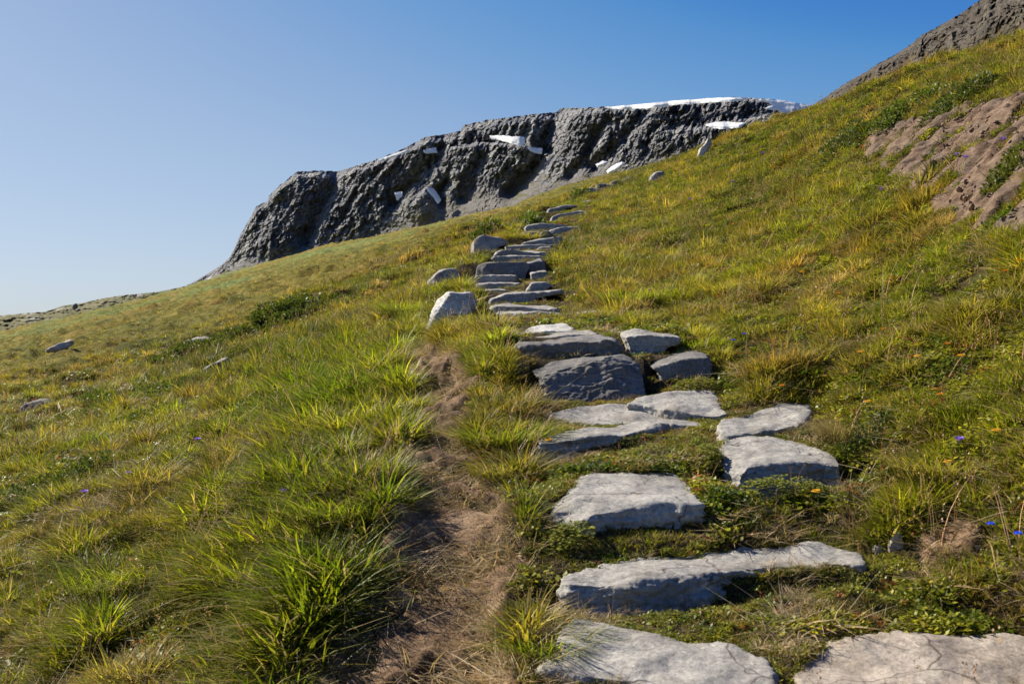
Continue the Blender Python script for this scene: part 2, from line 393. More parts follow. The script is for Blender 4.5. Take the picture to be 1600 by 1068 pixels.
def mat_cliff(name, cols, sc_=1.0, green=.35, zones=False):
    m = N(name); p = m.pos()
    a = m.noise(p, .02 * sc_, 9, .68, .3)
    col = m.ramp(a, [(.3, cols[0]), (.5, cols[1]), (.68, cols[2])])
    v = m.vor(p, .22 * sc_, 'F1', 'Color'); h = m.n('ShaderNodeSeparateColor'); m.l(v, h.inputs[0])
    col = m.mix(.6, col, m.ramp(h.outputs[0], [(0, .5), (.6, 1.0), (.85, 1.35), (1, 1.9)]), 'MULTIPLY')
    col = m.mix(m.math('MULTIPLY', m.ramp(m.noise(p, .045 * sc_, 7, .7), [(.52, 0), (.63, 1)]), green), col, (.12, .125, .06))
    fi = m.noise(p, .5 * sc_, 9, .75)
    col = m.mix(.8, col, m.ramp(fi, [(.3, .4), (.5, 1), (.7, 1.8)]), 'MULTIPLY')
    if zones:                                                            # scree aprons and grassy ledges at the foot
        z = m.n('ShaderNodeSeparateColor'); m.l(m.n('ShaderNodeAttribute', attribute_name='zone').outputs['Color'], z.inputs[0])
        sc2 = m.mix(.7, (.24, .225, .205), m.ramp(fi, [(.3, .6), (.5, 1), (.7, 1.5)]), 'MULTIPLY')
        col = m.mix(m.math('MULTIPLY', z.outputs[0], .85), col, sc2)
        col = m.mix(z.outputs[1], col, m.mix(.8, (.15, .15, .05), m.ramp(fi, [(.3, .5), (.5, 1), (.7, 1.5)]), 'MULTIPLY'))
    nr = m.bump(m.vor(p, .16 * sc_), .8, 3.0 / sc_)
    nr = m.bump(fi, 1.0, 6.0 / sc_, nr)
    return m.end(m.bsdf(col, .92, nr, .15).outputs[0])
M['cliff'] = mat_cliff('dark_cliff_rock', zones=True, cols= ((.14, .145, .17), (.28, .285, .305), (.50, .495, .47)))  # rock colours lightened and blued to imitate haze over the cliff
M['peak'] = mat_cliff('brown_grey_scree_rock', ((.07, .06, .05), (.135, .115, .095), (.23, .205, .17)), 3.0, .45)
M['hill'] = None

def mat_hill():
    m = N('far_hill_turf'); p = m.pos()
    col = m.ramp(m.noise(m.map(p, (.03, .01, .06)), 1.0, 8, .7), [(.35, (.09, .09, .045)), (.5, (.15, .145, .07)), (.65, (.2, .18, .10))])
    col = m.mix(m.ramp(m.noise(m.map(p, (.05, .03, .25)), 1.0, 9, .75), [(.55, 0), (.62, 1)]), col, (.42, .41, .40))
    return m.end(m.bsdf(col, .95, m.bump(m.noise(p, .3, 7, .7), 1.0, 2.0), .1).outputs[0])
M['hill'] = mat_hill()
def mat_snow():
    m = N('old_snow'); p = m.pos()
    col = m.ramp(m.noise(p, .06, 6, .6), [(.35, (.58, .60, .63)), (.6, (.74, .75, .76))])
    b = m.bsdf(col, .7, m.bump(m.noise(p, .25, 6, .6), .4, 1.0), .2)
    return m.end(b.outputs[0])
M['snow'] = mat_snow()

def mat_blade(name, translucency=.5, fixed=None, tipmix=.3, rough=.5):
    """grass blades: colour from each tuft's own tint (attribute) varied from blade to blade"""
    m = N(name)
    if fixed is None:
        t = m.n('ShaderNodeAttribute', attribute_type='INSTANCER', attribute_name='tint').outputs['Color']
    else:
        rg = m.n('ShaderNodeRGB'); rg.outputs[0].default_value = (*fixed, 1); t = rg.outputs[0]
    bv = m.n('ShaderNodeAttribute', attribute_name='bv').outputs['Color']
    sp = m.n('ShaderNodeSeparateColor'); m.l(bv, sp.inputs[0])
    col = m.mix(1.0, t, m.ramp(sp.outputs[0], [(0, (.6, .65, .6)), (.5, (1, 1, 1)), (.85, (1.35, 1.25, 1.1)), (1, (1.9, 1.5, 1.5))]), 'MULTIPLY')
    dead = m.math('GREATER_THAN', sp.outputs[2], 1 - tipmix * .45)        # some blades have withered
    col = m.mix(dead, col, (.33, .25, .12))
    col = m.mix(m.math('MULTIPLY', m.ramp(sp.outputs[1], [(.0, 1), (.35, 0)]), .6), col, (.12, .09, .04))   # dead sheaths at the foot
    d = m.bsdf(col, rough, None, .3)
    tr = m.n('ShaderNodeBsdfTranslucent')
    m.l(m.mix(1.0, col, (1.25, 1.3, .75), 'MULTIPLY'), tr.inputs['Color'])
    mx = m.n('ShaderNodeMixShader'); mx.inputs[0].default_value = translucency
    m.l(d.outputs[0], mx.inputs[1]); m.l(tr.outputs[0], mx.inputs[2])
    return m.end(mx.outputs[0])
M['blade'] = mat_blade('grass_blade')
M['straw'] = mat_blade('dead_straw', .25, None, 0)
M['leaf'] = mat_blade('herb_leaf', .4, None, .1, .45)
M['tus_green'] = mat_blade('lush_tussock_grass', .6, (.18, .22, .016))
M['tus_olive'] = mat_blade('olive_tussock_grass', .5, (.25, .235, .03), .6)
M['tus_tawny'] = mat_blade('tawny_tussock_grass', .45, (.25, .20, .085), .8)
M['shrub_dark'] = mat_blade('dark_shrub_leaf', .35, (.075, .10, .016), 0)
M['shrub_green'] = mat_blade('green_shrub_leaf', .4, (.095, .13, .018), .05)
M['moss'] = mat_blade('yellow_green_stonecrop', .35, (.20, .22, .035), 0)
def plain(name, c, rough=.7, tr=0):
    m = N(name); p = m.objc()
    col = m.mix(.5, c, m.ramp(m.noise(p, 40, 3), [(.3, .7), (.7, 1.25)]), 'MULTIPLY')
    b = m.bsdf(col, rough, None, .2)
    if not tr: return m.end(b.outputs[0])
    t = m.n('ShaderNodeBsdfTranslucent'); m.l(col, t.inputs['Color']); x = m.n('ShaderNodeMixShader'); x.inputs[0].default_value = tr
    m.l(b.outputs[0], x.inputs[1]); m.l(t.outputs[0], x.inputs[2]); return m.end(x.outputs[0])
M['yellow'] = plain('yellow_petal', (.75, .42, .03), .6, .3); M['orange'] = plain('orange_petal', (.7, .27, .02), .6, .3)
M['purple'] = plain('violet_petal', (.30, .18, .62), .6, .3); M['blue'] = plain('blue_petal', (.03, .10, .75), .6, .3)
M['stem'] = plain('flower_stem', (.10, .13, .03)); M['twig'] = plain('woody_stem', (.09, .06, .035))
M['cloth_dark'] = plain('dark_clothing', (.03, .03, .04)); M['cloth_red'] = plain('dark_red_jacket', (.12, .03, .03)); M['pack'] = plain('grey_pack', (.05, .05, .06)); M['hair'] = plain('brown_hair', (.04, .025, .015))

# ------------------------------------------------------------ ground sheet
def build_ground():
    th = np.concatenate([np.linspace(-math.pi, -0.72, 60)[:-1], np.linspace(-0.72, 0.72, 860), np.linspace(0.72, math.pi, 60)[1:]])
    rho = np.concatenate([[math.log(.15), math.log(.5), math.log(1.0)], np.linspace(math.log(1.4), math.log(120), 620), np.linspace(math.log(120), math.log(700), 260)[1:], np.log([900, 1500, 2600])])
    t, r = np.meshgrid(th, np.exp(rho), indexing='ij')
    x = np.sin(t) * r; y = np.cos(t) * r
    z = ground_z(x, y)
    fall = sstep(700, 1500, r); z = z * (1 - fall) + np.minimum(z, -40) * fall
    z = np.where(r > 900, -60 - (r - 900) * .01, z)
    o = mesh('ground', np.stack([x, y, z], -1).reshape(-1, 3), gridfaces(*t.shape)[:, ::-1], M['ground'])
    tag(o, 'grassy mountainside rising to the right', kind='structure')
def drape(name, wpoly, res, mat, lift, edge, fn=None):
    """a patch lying on the hillside that dips under the turf round its rim"""
    w = np.array(wpoly); x0, y0 = w.min(0) - .2; x1, y1 = w.max(0) + .2
    nx, ny = int((x1 - x0) / res) + 2, int((y1 - y0) / res) + 2
    x, y = np.meshgrid(np.linspace(x0, x1, nx), np.linspace(y0, y1, ny), indexing='ij')
    sd_ = sdist(x, y, wpoly) + fbm(x * 3, y * 3, 0, 44, 3) * edge
    z = ground_z(x, y) + lift * sstep(-edge * .5, edge, sd_) - .05 * sstep(0, -edge, sd_)
    if fn is not None: z = z + fn(x, y) * sstep(-edge * .3, edge, sd_)
    return mesh(name, np.stack([x, y, z], -1).reshape(-1, 3), gridfaces(nx, ny, sd_ > -edge * 1.2)[:, ::-1], mat)

# ------------------------------------------------------------ stones
FOOT = []      # world footprints, kept free of grass
def resample(poly, k):
    p = np.array(poly, float); nxt = np.roll(p, -1, 0); L = np.hypot(*(nxt - p).T); c = np.concatenate([[0], np.cumsum(L)])
    s = np.linspace(0, c[-1], k, endpoint=False); i = np.clip(np.searchsorted(c, s, 'right') - 1, 0, len(p) - 1)
    t = ((s - c[i]) / L[i])[:, None]; return p[i] * (1 - t) + nxt[i] * t
def solidify(name, V, Fs, mat, vox, rough=1.0, smooth_it=4, seed=0, layered=1.0, cuts=0):
    """closed rough shell: voxel remesh, round the edges, then chip and weather the surface"""
    me = bpy.data.meshes.new('raw'); me.from_pydata([tuple(v) for v in V], [], Fs)
    bm = bmesh.new(); bm.from_mesh(me); bmesh.ops.recalc_face_normals(bm, faces=bm.faces); bm.to_mesh(me); bm.free()
    o = bpy.data.objects.new('raw', me); C.objects.link(o)
    a = o.modifiers.new('r', 'REMESH'); a.mode = 'VOXEL'; a.voxel_size = vox
    b = o.modifiers.new('s', 'SMOOTH'); b.factor = .5; b.iterations = smooth_it
    dg = bpy.context.evaluated_depsgraph_get(); ev = o.evaluated_get(dg)
    m2 = bpy.data.meshes.new_from_object(ev); bpy.data.objects.remove(o)
    nv = len(m2.vertices); c = np.empty(nv * 3, np.float32); m2.vertices.foreach_get('co', c); c = c.reshape(-1, 3).astype(float)
    nn = np.empty(nv * 3, np.float32); m2.vertex_normals.foreach_get('vector', nn); nn = nn.reshape(-1, 3)
    x, y, z = c.T; size = max(np.ptp(x), np.ptp(z)); q = 1 / max(size, .05)
    side = 1 - np.abs(nn[:, 2]) ** 1.5
    if cuts:                                                             # flat broken faces
        rr = np.random.default_rng(seed); ctr = c.mean(0)
        for _ in range(cuts):
            pn = rr.normal(size=3); pn[2] = abs(pn[2]) * .8; pn /= np.linalg.norm(pn)
            h_ = (c - ctr) @ pn; lim = h_.max() * rr.uniform(.83, .96); c = c - np.maximum(0, h_ - lim)[:, None] * pn
        x, y, z = c.T
    d = fbm(x * 2.2 * q, y * 2.2 * q, z * 2.2 * q, seed, 3) * .035 * size
    ch = fbm(x * 9 * q, y * 9 * q, z * 16 * q, seed + 5, 4)
    d = d + (np.abs(ch) - .2) * .028 * size * (.12 + side)
    lay = fbm(x * 3 * q, y * 3 * q, z * 34 * q + fbm(x * 5, y * 5, z * 5, seed + 2, 2) * 1.4, seed + 9, 3)
    d = d + np.round(lay * 3) / 3 * .016 * size * side * layered
    d = d + fbm(x * 34 * q, y * 34 * q, z * 34 * q, seed + 30, 3) * .004 * size * (.35 + side)
    c = c + nn * (d * rough)[:, None]
    org = np.array([c[:, 0].mean(), c[:, 1].mean(), c[:, 2].min()])
    m2.vertices.foreach_set('co', (c - org).astype(np.float32).ravel())
    m2.polygons.foreach_set('use_smooth', np.ones(len(m2.polygons), bool)); m2.update()
    m2.materials.clear(); m2.materials.append(mat)
    ob = bpy.data.objects.new(name, m2); C.objects.link(ob); ob.location = org; m2.name = name
    return ob
_seed = [100]
def flat_stone(name, poly, Yf, pf, tilt, th, mat, label, cat='stone', group=None, flare=.03, expose=.05, rough=1.0, low=None):
    """a stone whose top is seen: the outline of its top, a plane through row pf at distance Yf rising backwards by tilt; th thick.
    A third number on a corner drops the top there, for sides that slope down"""
    _seed[0] += 13
    z0 = (HY - pf) / F * Yf; W_ = []
    for q in poly:
        px, py = q[:2]; dz = q[2] if len(q) > 2 else 0
        v = (HY - py) / F; Y = (z0 - dz - tilt * Yf) / (v - tilt); W_.append(((px - 800) / F * Y, Y, dz))
    W3 = np.array(W_); nxt = np.roll(W3, -1, 0); L = np.hypot(*(nxt - W3)[:, :2].T); cc = np.concatenate([[0], np.cumsum(L)])
    t_ = np.linspace(0, cc[-1], 60, endpoint=False); i = np.clip(np.searchsorted(cc, t_, 'right') - 1, 0, len(W3) - 1); f = ((t_ - cc[i]) / L[i])[:, None]
    W3 = W3[i] * (1 - f) + nxt[i] * f
    W_ = W3[:, :2]; c = W_.mean(0); k = len(W_); pl = lambda x, y: z0 + tilt * (y - Yf)
    V = [(p[0], p[1], pl(*p[:2]) - p[2]) for p in W3]
    for g_ in (.8, .45): V += [(c[0] + (p[0] - c[0]) * g_, c[1] + (p[1] - c[1]) * g_, pl(0, c[1] + (p[1] - c[1]) * g_) - p[2] * (.35 if g_ > .5 else 0) + .004) for p in W3]
    V.append((c[0], c[1], pl(0, c[1]) + .004)); ic = 3 * k
    d = W_ - c; L = np.hypot(*d.T)[:, None]
    B = W_ + d / L * flare
    if low is not None:
        dx, dy, am = low; e = d / L; B = B + np.array([dx, dy]) * am * np.clip(e @ np.array([dx, dy]), 0, 1)[:, None] ** .7
    V += [(p[0], p[1], pl(0, p[1]) - th) for p in B]; ib = 3 * k + 1
    fs = [tuple(range(ib + k - 1, ib - 1, -1))]
    for i in range(k):
        j = (i + 1) % k
        fs += [(i, j, ib + j, ib + i), (k + i, k + j, j, i), (2 * k + i, 2 * k + j, k + j, k + i), (ic, 2 * k + j, 2 * k + i)]
    o = solidify(name, V, fs, mat, max(.0065, c[1] * .0016), rough, 2, _seed[0])
    FP = [tuple(p) for p in W_]; FOOT.append(FP)
    dep = np.ptp(W_[:, 1]); y0 = W_[:, 1].min()
    PADS.append((FP, .24, lambda x, y: pl(0, y) - .012 - .07 * sstep(.0, .07, sdist(x, y, FP)) - expose * sstep(y0 + .45 * dep, y0 + .05 * dep, y), (W_[:, 0].min(), W_[:, 0].max(), W_[:, 1].min(), W_[:, 1].max())))
    return tag(o, label, cat, group)
def upright_stone(name, sil, Yf, T, mat, label, cat='stone', group=None, lean=.15, rise=.1, rough=1.0, bury=.06, taper=.12, layered=1.0, pad=False, cuts=0, vox=None):
    """a stone whose front is seen: its front outline at distance Yf, T deep, the face leaning back, the top rising backwards"""
    _seed[0] += 13
    s = [((px - 800) / F * Yf, (HY - py) / F * Yf) for px, py in sil]
    if pad and Yf > 8:                                                   # stones of the far rows reach further into the turf
        cxm = np.mean([p[0] for p in s]); mz = np.mean([p[1] for p in s]); s = [(cxm + (x - cxm) * 1.08, z - (.05 if z < mz else 0)) for x, z in s]
    s = resample(s, 48); k = len(s); zb = s[:, 1].min(); cx = s[:, 0].mean(); cz = s[:, 1].mean(); hh = np.ptp(s[:, 1])
    low = s[:, 1] < zb + .3 * hh
    s[:, 1] = np.where(low, s[:, 1] - bury, s[:, 1])
    V = []
    for j, t in enumerate((0, .35, .75, 1.0)):
        sc_ = (1 - taper * (.25 if j == 0 else 0)) if j < 2 else 1 - taper * t
        for x, z in s:
            xx = cx + (x - cx) * sc_; up = max(0, (z - zb) / max(hh, .01))
            V.append((xx, Yf + T * t + lean * (z - zb) * (1 - t), z + rise * T * t * min(1, up)))
    fs = [tuple(range(k)), tuple(range(4 * k - 1, 3 * k - 1, -1))]
    for j in range(3): fs += [(j * k + i, j * k + (i + 1) % k, (j + 1) * k + (i + 1) % k, (j + 1) * k + i) for i in range(k)]
    o = solidify(name, V, fs, mat, vox or max(.0065, Yf * .0013), rough, 1 if vox else 3, _seed[0], layered, cuts)
    x0, x1 = s[:, 0].min(), s[:, 0].max()
    FP = [(x0, Yf - .02), (x1, Yf - .02), (x1, Yf + T), (x0, Yf + T)]; FOOT.append(FP); zt = s[:, 1].max(); zb2 = zb
    if pad: PADS.append((FP, .28 if Yf < 9 else .4, lambda x, y: zb2 + .005 + (zt + (rise * T - .03) - zb2) * sstep(Yf + .35 * T, Yf + .9 * T, y), (x0, x1, Yf, Yf + T)))
    return tag(o, label, cat, group)
G = 'stones laid as steps up the hillside'
FS = lambda *a, **k: flat_stone('step_stone', *a, cat='step stone', group=G, **k)
US = lambda *a, **k: upright_stone('step_stone', *a, cat='step stone', group=G, pad=True, **k)
FS([(895,963),(985,980),(1080,998),(1150,1008),(1200,1030),(1215,1080),(1150,1140),(1020,1090),(990,1064),(900,1054),(846,1046),(868,1015),(875,990)], 2.8, 1054, .12, .25, M['stone'], 'cracked grey slab at the bottom edge, left half of the lowest step', flare=.04, expose=.08)
FS([(1250,1030),(1300,1004),(1400,993),(1480,990),(1560,992),(1620,1000),(1720,1015),(1700,1110),(1500,1130),(1280,1110),(1245,1070)], 2.72, 1085, .14, .25, M['stone_warm'], 'broad beige slab at the bottom right corner, right half of the lowest step', flare=.04, expose=.08)
FS([(872,900),(917,888),(1000,870),(1100,860),(1180,854),(1250,852),(1300,856),(1332,865),(1352,876),(1350,884),(1315,881),(1268,881),(1230,884),(1200,885),(1150,890),(1080,900),(1035,908),(960,913),(925,912),(880,912)], 3.35, 913, .1, .22, M['stone'], 'long narrow light grey stone forming the second step from the bottom', flare=.02, low=(.2, -.98, .04), expose=.13)
FS([(924,740),(969,735),(1025,735),(1055,738),(1070,745),(1083,768),(1096,790),(1080,793),(1040,790),(995,794),(950,800),(920,806),(875,825,.07),(840,833,.1),(838,818,.1),(860,798,.06),(890,768,.02),(909,746)], 3.8, 800, .15, .25, M['stone'], 'sunlit rounded grey slab sloping down at its left, above the long narrow step', flare=.03, expose=.05)
FS([(1119,697),(1137,685),(1160,682),(1205,684),(1250,689),(1284,700),(1306,714),(1318,725),(1280,723),(1242,724),(1205,726),(1172,730),(1160,738,.01),(1140,738,.03),(1124,722,.03)], 4.35, 727, .15, .32, M['stone'], 'blocky grey stone with a dark shaded front and bright sloping left side', flare=.015, expose=.19, low=(-.8, -.6, .10))
FS([(1121,663),(1126,655),(1175,642),(1224,631),(1250,629),(1264,633),(1268,648),(1257,662),(1212,671),(1167,679),(1137,682),(1125,677)], 4.85, 682, .2, .16, M['stone'], 'flat pale grey slab behind the blocky stone, beside the tawny tussock', flare=.02, expose=.03)
FS([(849,648),(860,640),(912,633),(980,632),(1010,638),(1044,646),(1080,654),(1060,659),(1000,661),(930,661),(890,657)], 5.25, 661, .15, .15, M['stone'], 'thin flat grey slab lying just below the dark blocky riser stone', flare=.015, expose=.01)
FS([(838,688),(871,675),(950,666),(1025,659),(1077,657),(1098,658),(1104,668),(1092,665),(1062,668),(1040,667),(1010,673),(976,679),(912,684),(875,689),(842,693)], 4.9, 681, .12, .2, M['stone'], 'wide thin grey slab with overhanging dark front edge, left of the blocky stone', flare=-.01, expose=.09)
FS([(980,629),(995,622),(1040,614),(1077,609),(1107,607),(1119,614),(1126,629),(1138,644),(1122,650),(1085,646),(1040,642),(1010,633)], 5.3, 650, .2, .15, M['stone'], 'flat grey slab half sunk in turf to the right of the dark riser stone', flare=.01, expose=.02)
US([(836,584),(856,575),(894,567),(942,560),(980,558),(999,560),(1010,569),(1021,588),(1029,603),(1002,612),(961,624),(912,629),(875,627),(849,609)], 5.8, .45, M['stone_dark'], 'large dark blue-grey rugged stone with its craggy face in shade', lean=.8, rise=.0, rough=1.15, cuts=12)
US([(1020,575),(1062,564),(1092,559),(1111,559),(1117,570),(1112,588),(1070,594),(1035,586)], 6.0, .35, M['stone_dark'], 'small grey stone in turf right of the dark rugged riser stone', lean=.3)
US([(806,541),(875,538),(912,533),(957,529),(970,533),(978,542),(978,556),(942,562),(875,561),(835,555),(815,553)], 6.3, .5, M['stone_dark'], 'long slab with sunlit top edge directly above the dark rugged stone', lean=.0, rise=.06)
US([(975,527),(1000,523),(1040,525),(1065,528),(1064,537),(1045,542),(1025,552),(1005,556),(985,548)], 6.4, .45, M['stone'], 'pale angular stone at the right end of the long sunlit slab', lean=.05, rise=.07)
US([(810,522),(827,519),(865,516),(899,516),(899,520),(865,523),(827,527),(812,527)], 7.2, .4, M['stone_white'], 'small very bright flat slab, second row above the long sunlit slab', lean=.1, rise=.13, taper=.3)
US([(827,529),(850,527),(900,524),(935,523),(936,526),(900,529),(850,532)], 6.8, .3, M['stone'], 'thin flat stone strip just below the very bright slab', lean=.1, rise=.1)
US([(770,480),(790,479),(827,480),(870,481),(871,484),(837,486),(831,490),(812,490),(770,485)], 9.3, .4, M['stone'], 'thin grey step edge above the turf riser and the bright slab', lean=.2, rise=.05)
US([(777,490),(810,489),(875,489),(875,493),(840,496),(830,502),(815,501),(790,497)], 8.9, .4, M['stone'], 'thin step edge with a small dark stone face below its middle', lean=.2, rise=.05)
US([(900,491),(936,488),(937,493),(905,496)], 8.6, .3, M['stone_white'], 'short pale stone at the right of the steps beside long yellow grass', lean=.2, rise=.08)
US([(760,463),(790,459),(827,456.5),(874,453),(877,457),(827,462),(790,466),(767,468)], 10.2, .4, M['stone'], 'long thin slanting step edge capping a tall dark turf riser', lean=.1, rise=.05)
US([(758,452.5),(774,452),(791,453),(791,456.5),(760,456.5)], 10.8, .3, M['stone'], 'short thin step edge left of the blocky twin-topped stone', lean=.1, rise=.05)
US([(822,448),(831,441),(854,440.5),(861,446),(846,453),(824,455)], 10.9, .45, M['stone'], 'squat light grey stone right of the thin step edges, halfway up', lean=.5, rise=.05)
US([(745,442.5),(775,441.5),(811,442),(811,446),(747,447)], 11.5, .35, M['stone'], 'thin straight step edge two rows below the big dark boulder step', lean=.1, rise=.04)
US([(737,434),(745,431),(775,430),(805,430),(808,434),(771,437),(738,439)], 11.9, .3, M['stone'], 'pale step edge lying right under the big dark boulder step', lean=.1, rise=.04)
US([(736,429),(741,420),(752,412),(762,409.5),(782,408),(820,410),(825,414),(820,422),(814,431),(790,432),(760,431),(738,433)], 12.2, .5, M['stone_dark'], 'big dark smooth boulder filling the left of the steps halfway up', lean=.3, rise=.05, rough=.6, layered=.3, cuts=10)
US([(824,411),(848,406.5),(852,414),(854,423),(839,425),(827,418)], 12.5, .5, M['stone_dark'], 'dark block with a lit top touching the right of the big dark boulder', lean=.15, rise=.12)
US([(829,426),(854,423.5),(856,428),(831,431)], 12.1, .3, M['stone'], 'short pale step edge below the dark block, right of the big boulder', lean=.1, rise=.1)
US([(769,403),(775,400),(799,399),(842,400),(848,405),(827,406),(799,405),(790,408),(778,407)], 13.4, .3, M['stone'], 'thin step edge just above the big dark boulder', lean=.1, rise=.05)
US([(773,395),(782,391),(799,390.5),(820,392),(854,394),(852,398),(820,399),(790,398)], 14.1, .35, M['stone'], 'bright rimmed step edge second above the big dark boulder', lean=.1, rise=.07)
US([(839,389),(846,384.5),(861,384.5),(866,391),(855,394),(841,393)], 15.1, .35, M['stone'], 'small rounded stone under the right end of a narrow ledge', lean=.4, rise=.05)
US([(790,384),(812,383),(870,381.5),(870,384.5),(812,387),(791,388)], 15.5, .35, M['stone'], 'narrow straight ledge stone third above the big dark boulder', lean=.1, rise=.05)
US([(812,380),(822,376),(846,374),(874,368.5),(877,371),(873,380),(846,382),(827,383)], 16.2, .4, M['stone'], 'thick curved step stone climbing to the right at mid height', lean=.2, rise=.05)
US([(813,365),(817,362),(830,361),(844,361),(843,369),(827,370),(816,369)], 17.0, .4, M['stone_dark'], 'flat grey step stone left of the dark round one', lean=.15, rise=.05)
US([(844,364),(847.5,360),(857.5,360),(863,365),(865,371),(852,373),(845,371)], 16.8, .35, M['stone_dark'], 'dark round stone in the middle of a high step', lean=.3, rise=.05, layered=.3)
US([(861,359),(872,357),(882,354),(907,353),(909,356),(887.5,360),(886,366),(881,366),(875,363),(863,363)], 17.4, .4, M['stone'], 'grey stone running up right from the dark round stone', lean=.2, rise=.05)
US([(820,354),(824,351),(840,350),(886,350),(888,354),(871,356),(840,356),(824,358)], 18.0, .4, M['stone'], 'long straight step edge above the dark round stone', lean=.1, rise=.05)
US([(822,341),(827.5,339),(845,337.5),(848,341),(840,346),(826,346)], 19.6, .45, M['stone'], 'flat grey stone at the left of the third highest step row', lean=.2, rise=.05)
US([(861,338),(865,336),(890,331),(907.5,328),(919,332),(918,338),(896,342),(890,345),(871,346),(864,343)], 20.0, .5, M['stone'], 'large layered step stone near the top of the stair', lean=.3, rise=.05, rough=1.3)
US([(854,330),(859,325),(877.5,320.5),(900,319),(903,323),(884,325),(871,328),(860,333)], 22.0, .5, M['stone_lichen'], 'curved pale stone at the left of the second highest step row', lean=.3, rise=.05)
US([(894,327),(902,323.5),(917.5,322.5),(918.5,326),(902,330)], 22.0, .4, M['stone'], 'flat stone right beside the curved pale stone near the top', lean=.3, rise=.06)
US([(910,315),(925,312),(928,315),(912,318)], 24.0, .4, M['stone'], 'small pale flat stone, highest of the close step rows', lean=.2, rise=.08)
US([(917,297),(924,290.5),(934,294),(944,296.5),(942,304),(918,304)], 27.0, .6, M['stone_lichen'], 'rounded brownish stone at the foot of the topmost stone group', lean=.5, rise=.05)
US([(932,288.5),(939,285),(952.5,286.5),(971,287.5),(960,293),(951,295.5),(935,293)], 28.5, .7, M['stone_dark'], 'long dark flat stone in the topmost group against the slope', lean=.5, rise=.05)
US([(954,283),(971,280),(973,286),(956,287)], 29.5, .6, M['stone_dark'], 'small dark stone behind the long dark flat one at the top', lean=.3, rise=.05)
US([(974,279),(984.6,274.6),(995,276),(990,283),(979.6,284)], 31.0, .7, M['stone_lichen'], 'brown hummocky stone at the very top of the stair', lean=.5, rise=.05)

def BO(label, sil, T, mat, Yf=None, name='boulder', cat='boulder', **k):
    if Yf is None:
        s = np.array(sil); b = s[np.argmax(s[:, 1])]; Yf = hit(s[:, 0].mean(), b[1] - 1)[1]
    k.setdefault('cuts', 16); return upright_stone(name, sil, Yf, T, mat, label, cat, **k)
BO('tall pale lichen-blotched boulder left of the steps behind a tussock', [(662,502),(670,487),(677,472),(683,457),(691,454),(715,456),(741,457),(747,463),(743,480),(725,500),(705,512),(698,514),(677,513),(668,508)], .55, M['stone_white'], 9.1, lean=.35, rise=.0, layered=.2, taper=.3)
BO('rounded pale boulder above the tall lichen-blotched one', [(665,438),(674,426),(689,419),(710,418),(724,426),(725,437),(710,447),(676,447)], .5, M['stone_lichen'], 12.3, lean=.3, rise=.0, layered=.2, taper=.35)
BO('small low stone half hidden behind the rounded pale boulder', [(709,421),(722.5,416),(731,418),(728,427),(712,427)], .3, M['stone_lichen'], 13.6, lean=.3)
BO('smooth grey boulder highest on the left of the steps, below the round bush', [(733,388),(734,379),(744,370),(756,365),(773,368),(792,373),(793,382),(771,388),(752,394),(741,395)], .6, M['stone'], 15.6, lean=.4, rise=.0, layered=.2, taper=.35, rough=.7)
BO('upright whitish standing stone near the skyline', [(1089,241),(1092.6,232),(1103,222),(1108,212),(1111,207.5),(1115.4,209),(1116,219),(1111,228),(1101,239),(1095,243)], .35, M['stone_white'], 24.5, name='standing_stone', cat='standing stone', lean=.1, rise=-.3, taper=.5, layered=.3)
BO('pale flat rock in turf left of the standing stone', [(1016,276),(1027,267),(1035,266),(1042,271),(1040,278),(1022,279)], .7, M['stone_lichen'], lean=.4)
BO('dark low boulder at the left edge of the photo', [(22,646),(30,632),(49,627),(71,631),(74,642),(45,650)], .5, M['stone_dark'], lean=.5, taper=.3, layered=.3)
BO('flat pale stone slab on the left slope below the dark shrub patch', [(276,540),(285,532),(311,531),(318,536),(305,541),(290,543)], 1.0, M['stone_lichen'], lean=.6)
BO('long pale rock strip farthest left on the slope', [(62,547),(90,537),(101,533),(112,531),(110,541),(80,548)], .6, M['stone_warm'], lean=.3, taper=.4)
BO('grey pointed stone on the dark shrub patch of the left slope', [(467,484),(470,475),(476,470),(488,473),(492,479),(484,486)], .5, M['stone_dark'], lean=.3)
BO('brown flat stone in dry turf on the left slope', [(312,577),(330,567),(345,563),(350,571),(335,579),(320,582)], .5, M['stone_lichen'], lean=.6)
BO('small upright stone shard at the right end of the long narrow step', [(1386,866),(1394,848),(1408,826),(1413,838),(1416,864),(1402,870)], .04, M['stone_warm'], None, lean=.3, bury=.02, rough=.5, vox=.002, taper=.15, cuts=5)
BO('small flat stone lying against the upright shard', [(1364,862),(1372,855),(1384,855),(1396,863),(1392,869),(1374,869)], .05, M['stone_warm'], None, lean=.4, bury=.02, rough=.5, vox=.002, taper=.15, cuts=5)
BO('lone dark boulder standing on the distant left skyline', [(112,478),(112,475.5),(114,474),(117,474.4),(118,476.5),(118,479)], 3.0, M['stone_dark'], 395.0, lean=.1, bury=1)

# ------------------------------------------------------------ the ground fitted to the stones, the path, the bare rock
build_ground()
def pathfn(x, y):
    s = fbm(x * 1.1, y * 2.2, 0, 61, 3); d1, gap, idv = cell(x * 9, y * 9, 5)
    q = y * 2.1 + fbm(x * 2.2, y * 1.2, 0, 62, 3) * 1.3; f_ = q - np.floor(q)
    return s * .06 - .03 + .075 * sstep(0, .18, f_) * (1 - f_) + facet(x * 13, y * 13, 8) * .008 + np.clip(.35 - d1, 0, 1) * .05 * (idv > .55) + fbm(x * 14, y * 14, 0, 8, 3) * .012
tag(drape('path', PATH, .016, M['path'], .012, .07, pathfn), 'worn brown soil path left of the stone steps', kind='structure')

